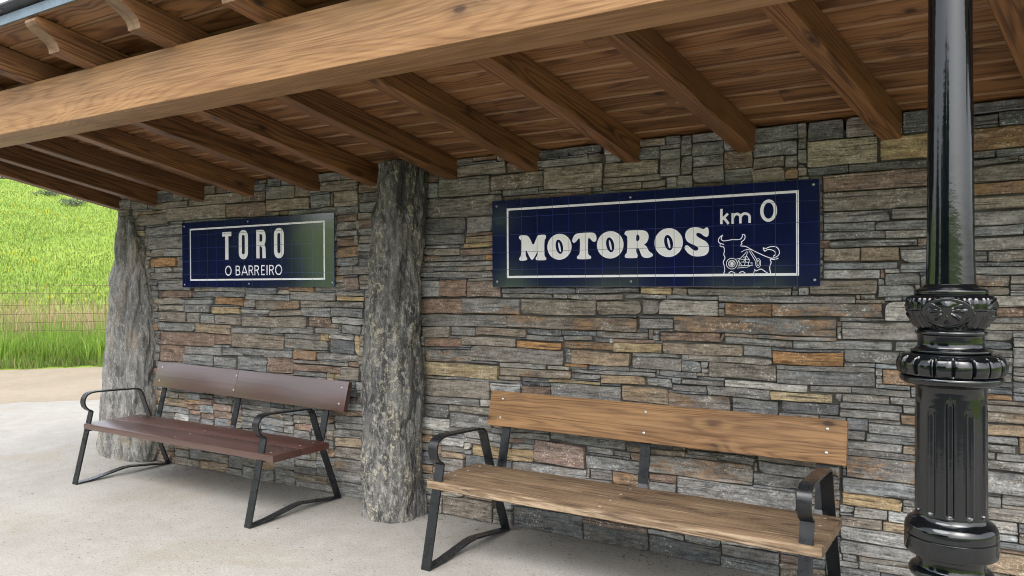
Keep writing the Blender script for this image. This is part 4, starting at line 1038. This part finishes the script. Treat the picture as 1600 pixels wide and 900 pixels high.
def blades(name, N, region, hrange, wrange, pal, mat, lean=0.45, seed=0, tip=None):
    r = np.random.RandomState(seed)
    s, t = region(r, N)
    X = EDGE.x + NRM.x * s + ALG.x * t; Y = EDGE.y + NRM.y * s + ALG.y * t
    Z = np.array([ground_z(a, b_) for a, b_ in zip(X, Y)]) - 0.02
    clump = np.array([noise.noise((a * 1.7, b_ * 1.7, seed)) for a, b_ in zip(X, Y)])
    h = r.uniform(*hrange, N) * (1 + 0.5 * clump); w = r.uniform(*wrange, N)
    az = r.uniform(0, 2 * np.pi, N); la = az + r.normal(0, 0.8, N); ln = np.abs(r.normal(0, lean, N)) * h
    sx, sy = np.cos(az) * w, np.sin(az) * w; lx, ly = np.cos(la) * ln, np.sin(la) * ln
    V = np.zeros((N, 5, 3), np.float32)
    V[:, 0] = np.stack([X - sx, Y - sy, Z], 1); V[:, 1] = np.stack([X + sx, Y + sy, Z], 1)
    V[:, 2] = np.stack([X + sx * .7 + lx * .35, Y + sy * .7 + ly * .35, Z + h * .6], 1); V[:, 3] = np.stack([X - sx * .7 + lx * .35, Y - sy * .7 + ly * .35, Z + h * .6], 1)
    V[:, 4] = np.stack([X + lx, Y + ly, Z + h * (1 - 0.25 * np.minimum(1, ln / h))], 1)
    pal = np.array(pal); k = r.randint(0, len(pal), N); col = pal[k] * r.uniform(.75, 1.25, (N, 1)) * (1 + 0.35 * clump[:, None])
    C = np.ones((N, 5, 4), np.float32); C[:, :, :3] = col[:, None, :]
    if tip is not None: C[:, 2:, :3] = np.array(tip)[None, None, :] * r.uniform(.7, 1.3, (N, 1, 1))
    me = bpy.data.meshes.new(name); me.vertices.add(N * 5); me.vertices.foreach_set('co', V.ravel())
    base = (np.arange(N) * 5)[:, None]
    loops = np.concatenate([base + np.array([0, 1, 2, 3]), base + np.array([3, 2, 4])], 1).ravel()
    me.loops.add(N * 7); me.loops.foreach_set('vertex_index', loops.astype(np.int32))
    me.polygons.add(N * 2)
    ls = np.stack([np.arange(N) * 7, np.arange(N) * 7 + 4], 1).ravel()
    me.polygons.foreach_set('loop_start', ls.astype(np.int32))
    me.update(calc_edges=True); me.materials.append(mat)
    paint(me, C.reshape(-1, 4), None)
    o = bpy.data.objects.new(name, me); COL.objects.link(o); return o
def near_region(s0, s1):
    def f(r, N):
        s = r.uniform(s0, s1, N); t = r.uniform(0, 1, N); return s, (-2.6 - 0.30 * s) + t * (7.6 + 0.14 * s)
    return f
GREEN = [(0.14, 0.25, 0.03), (0.175, 0.285, 0.04), (0.11, 0.205, 0.025), (0.21, 0.29, 0.055)]
def edge_region(r, N):
    s = np.abs(r.normal(0, 0.35, N)); t = r.uniform(-3, 5, N); return s + 0.1 * np.sin(t * 3.1) * np.cos(t * 7.7), t
tag(blades('verge_grass', 52000, near_region(0.15, 5.5), (0.22, 0.62), (0.004, 0.009), GREEN, M['leaf'], 0.5, 1), 'long bright green grass along the edge of the meadow', 'grass', kind='stuff')
tag(blades('short_grass', 9000, edge_region, (0.06, 0.24), (0.003, 0.007), [(0.10, 0.19, 0.03), (0.15, 0.25, 0.04), (0.20, 0.19, 0.08)], M['leaf'], 0.6, 2), 'short ragged grass where the sandy track meets the meadow', 'grass', kind='stuff')
tag(blades('seeding_grass', 2600, near_region(1.6, 7.5), (0.65, 1.25), (0.003, 0.006), [(0.22, 0.28, 0.06), (0.25, 0.24, 0.09)], M['leaf'], 0.28, 3, tip=(0.40, 0.27, 0.18)), 'tall reddish seeding grass behind the wire fence', 'grass', kind='stuff')
def far_region(r, N):
    s = 5.5 + 60 * r.uniform(0, 1, N) ** 1.6; t = r.uniform(0, 1, N); return s, (-2.2 - 0.31 * s) + t * (6.4 + 0.17 * s)
tag(blades('meadow_tufts', 42000, far_region, (0.08, 0.24), (0.010, 0.026), [(0.14, 0.215, 0.033), (0.17, 0.245, 0.04), (0.19, 0.255, 0.045)], M['leaf'], 0.5, 4), 'tufted grass covering the hillside', 'grass', kind='stuff')
def flower_region(r, N):
    s = 9 + 50 * r.uniform(0, 1, N); t = r.uniform(0, 1, N)
    s = s + 3 * np.sin(t * 9 + s * .3); return s, (-2.2 - 0.31 * s) + t * (6.4 + 0.17 * s)
tag(blades('yellow_flowers', 900, flower_region, (0.16, 0.30), (0.010, 0.022), [(0.16, 0.28, 0.04), (0.20, 0.30, 0.05)], M['leaf'], 0.2, 6, tip=(0.50, 0.44, 0.04)), 'yellow wild flowers scattered over the meadow', 'flowers', kind='stuff')

def leaf_cloud(name, parent, blobs, n, size, pal, seed):
    r = random.Random(seed); V = []; F = []; C = []
    tot = sum(b_[3] ** 2 for b_ in blobs)
    for (cx, cy, cz, rad, sq) in blobs:
        for _ in range(int(n * rad * rad / tot)):
            d = Vector((r.gauss(0, 1), r.gauss(0, 1), r.gauss(0, 1))).normalized() * rad * (r.random() ** 0.4) * r.uniform(.85, 1.15)
            p = Vector((cx + d.x, cy + d.y, cz + d.z * sq))
            a = Vector((r.gauss(0, 1), r.gauss(0, 1), r.gauss(0, 1))).normalized(); q = a.orthogonal().normalized(); sz = size * r.uniform(.6, 1.4)
            b0 = len(V); c_ = r.choice(pal); g = r.uniform(.7, 1.3)
            V += [p - a * sz, p + q * sz * .5, p + a * sz, p - q * sz * .5]; F.append((b0, b0 + 1, b0 + 2, b0 + 3)); C += [(c_[0] * g, c_[1] * g, c_[2] * g, 1)] * 4
    o = mesh(name, V, F, M['leaf'], parent); paint(o.data, C, None); return o
DARK = [(0.035, 0.07, 0.015), (0.05, 0.09, 0.02), (0.06, 0.10, 0.03)]
GREY = [(0.12, 0.15, 0.09), (0.16, 0.18, 0.12), (0.09, 0.13, 0.06)]
def bush(s, t, R, n, size, pal, name, label, cat, seed, sq=0.6):
    x, y = st_xy(s, t); e = empty(name, (x, y, ground_z(x, y))); tag(e, label, cat)
    r = random.Random(seed)
    leaf_cloud('foliage', e, [(r.uniform(-R, R) * .8, r.uniform(-R, R) * .8, R * sq * r.uniform(.4, .9), R * r.uniform(.4, .7), sq) for _ in range(7)], n, size, pal, seed)
    b = MB()
    for k in range(4): b.tube([(r.uniform(-.1, .1), r.uniform(-.1, .1), -.1), (r.uniform(-.4, .4) * R, r.uniform(-.4, .4) * R, R * sq * .8)], [0.05 * R, 0.015 * R], 5)
    b.build('stem', M['bark'], e)
bush(45, -8.6, 0.8, 500, 0.07, GREY, 'shrub', 'small grey-green shrub on the upper hillside, nearer the roof edge', 'shrub', 1, 0.5)
bush(52, -12.2, 0.7, 400, 0.07, GREY, 'shrub', 'grey-green shrub on the upper hillside, nearer the photo edge', 'shrub', 2, 0.5)
bush(71, -20.2, 1.9, 1800, 0.14, DARK, 'hedge', 'dark hedge on the crest of the green hill', 'hedge', 3, 0.6)

# unseen trees, added to darken what the glossy signs and the post mirror
def tree(x, y, h, seed, label, proto=None):
    e = empty('unseen_tree', (x, y, ground_z(x, y)), seed * 1.3)
    tag(e, label, 'tree', 'unseen trees added across the forecourt, mirrored in the signs')
    if proto:
        for ch in proto.children:
            c = ch.copy(); COL.objects.link(c); c.parent = e
        e.scale = (h, h, h); return e
    r = random.Random(seed)
    b = MB(); b.tube([(0, 0, -.3), (.05, 0, 1.0), (.0, .1, 2.6), (.1, 0, 4.6)], [.20, .16, .12, .04], 8)
    for k in range(6):
        a = k * 1.1; z = 1.6 + .4 * k
        b.tube([(0, 0, z), (math.cos(a) * .8, math.sin(a) * .8, z + .6), (math.cos(a) * 1.5, math.sin(a) * 1.5, z + 1.3)], [.07, .05, .02], 5)
    b.build('trunk', M['bark'], e)
    bl = [(math.cos(k * 2.4) * 1.25 * r.uniform(.4, 1), math.sin(k * 2.4) * 1.25 * r.uniform(.4, 1), 1.3 + 4.0 * k / 11 + r.uniform(-.3, .3), r.uniform(.8, 1.3) * (1.1 - .03 * k), .85) for k in range(12)]
    leaf_cloud('crown', e, bl, 7500, 0.20, DARK, seed)
    return e
protoA = tree(-29.5, -8.0, 1, 1, 'unseen added broadleaf tree across the forecourt, farthest to the left')
protoB = tree(-17.0, -16.8, 1, 2, 'unseen added broadleaf tree across the forecourt, just right of the meadow gap')
for k, (x, y, h, lab) in enumerate(((-26.6, -10.2, 1.1, 'unseen added second broadleaf tree from the left across the forecourt'), (-25.0, -11.9, 1.2, 'unseen added third broadleaf tree from the left across the forecourt'), (-24.3, -13.3, 0.9, 'unseen added smaller fourth broadleaf tree, just left of the meadow gap'),
                                    (-14.0, -18.9, 1.3, 'unseen added broadleaf tree second to the right of the meadow gap'), (-10.8, -20.0, 1.3, 'unseen added broadleaf tree third to the right of the meadow gap'),
                                    (-7.6, -21.3, 1.35, 'unseen added broadleaf tree fourth to the right of the meadow gap'), (-4.2, -22.0, 1.3, 'unseen added rightmost broadleaf tree behind the photographer'))):
    tree(x, y, h, 5 + k, lab, protoA if k % 2 else protoB)

# ------------------------------------------------------------------ grit and crumbs on the concrete
rg = random.Random(12); V = []; F = []
for k in range(1500):
    if k < 1000:
        x = rg.uniform(-5.9, 0.6); y = 3.80 - abs(rg.gauss(0, 0.09)) - 0.01
    else:
        x, y = rg.uniform(-9, 1.5), rg.uniform(1.6, 3.6)
    r = rg.uniform(0.0015, 0.006) * (1.5 if rg.random() < .06 else 1)
    b0 = len(V); n = 5
    for j in range(n):
        a = 2 * math.pi * j / n + rg.random(); V.append((x + r * math.cos(a) * rg.uniform(.7, 1.6), y + r * math.sin(a), 0.0005))
    V.append((x + r * .2, y, r * rg.uniform(.3, .8)))
    F += [(b0 + j, b0 + (j + 1) % n, b0 + n) for j in range(n)]
M['grit'] = mat_simple('grit', (0.12, 0.11, 0.10), 0.9, 0.5, 3)
tag(mesh('grit', V, F, M['grit']), 'dark grit and slate crumbs strewn over the concrete', 'grit', kind='stuff')
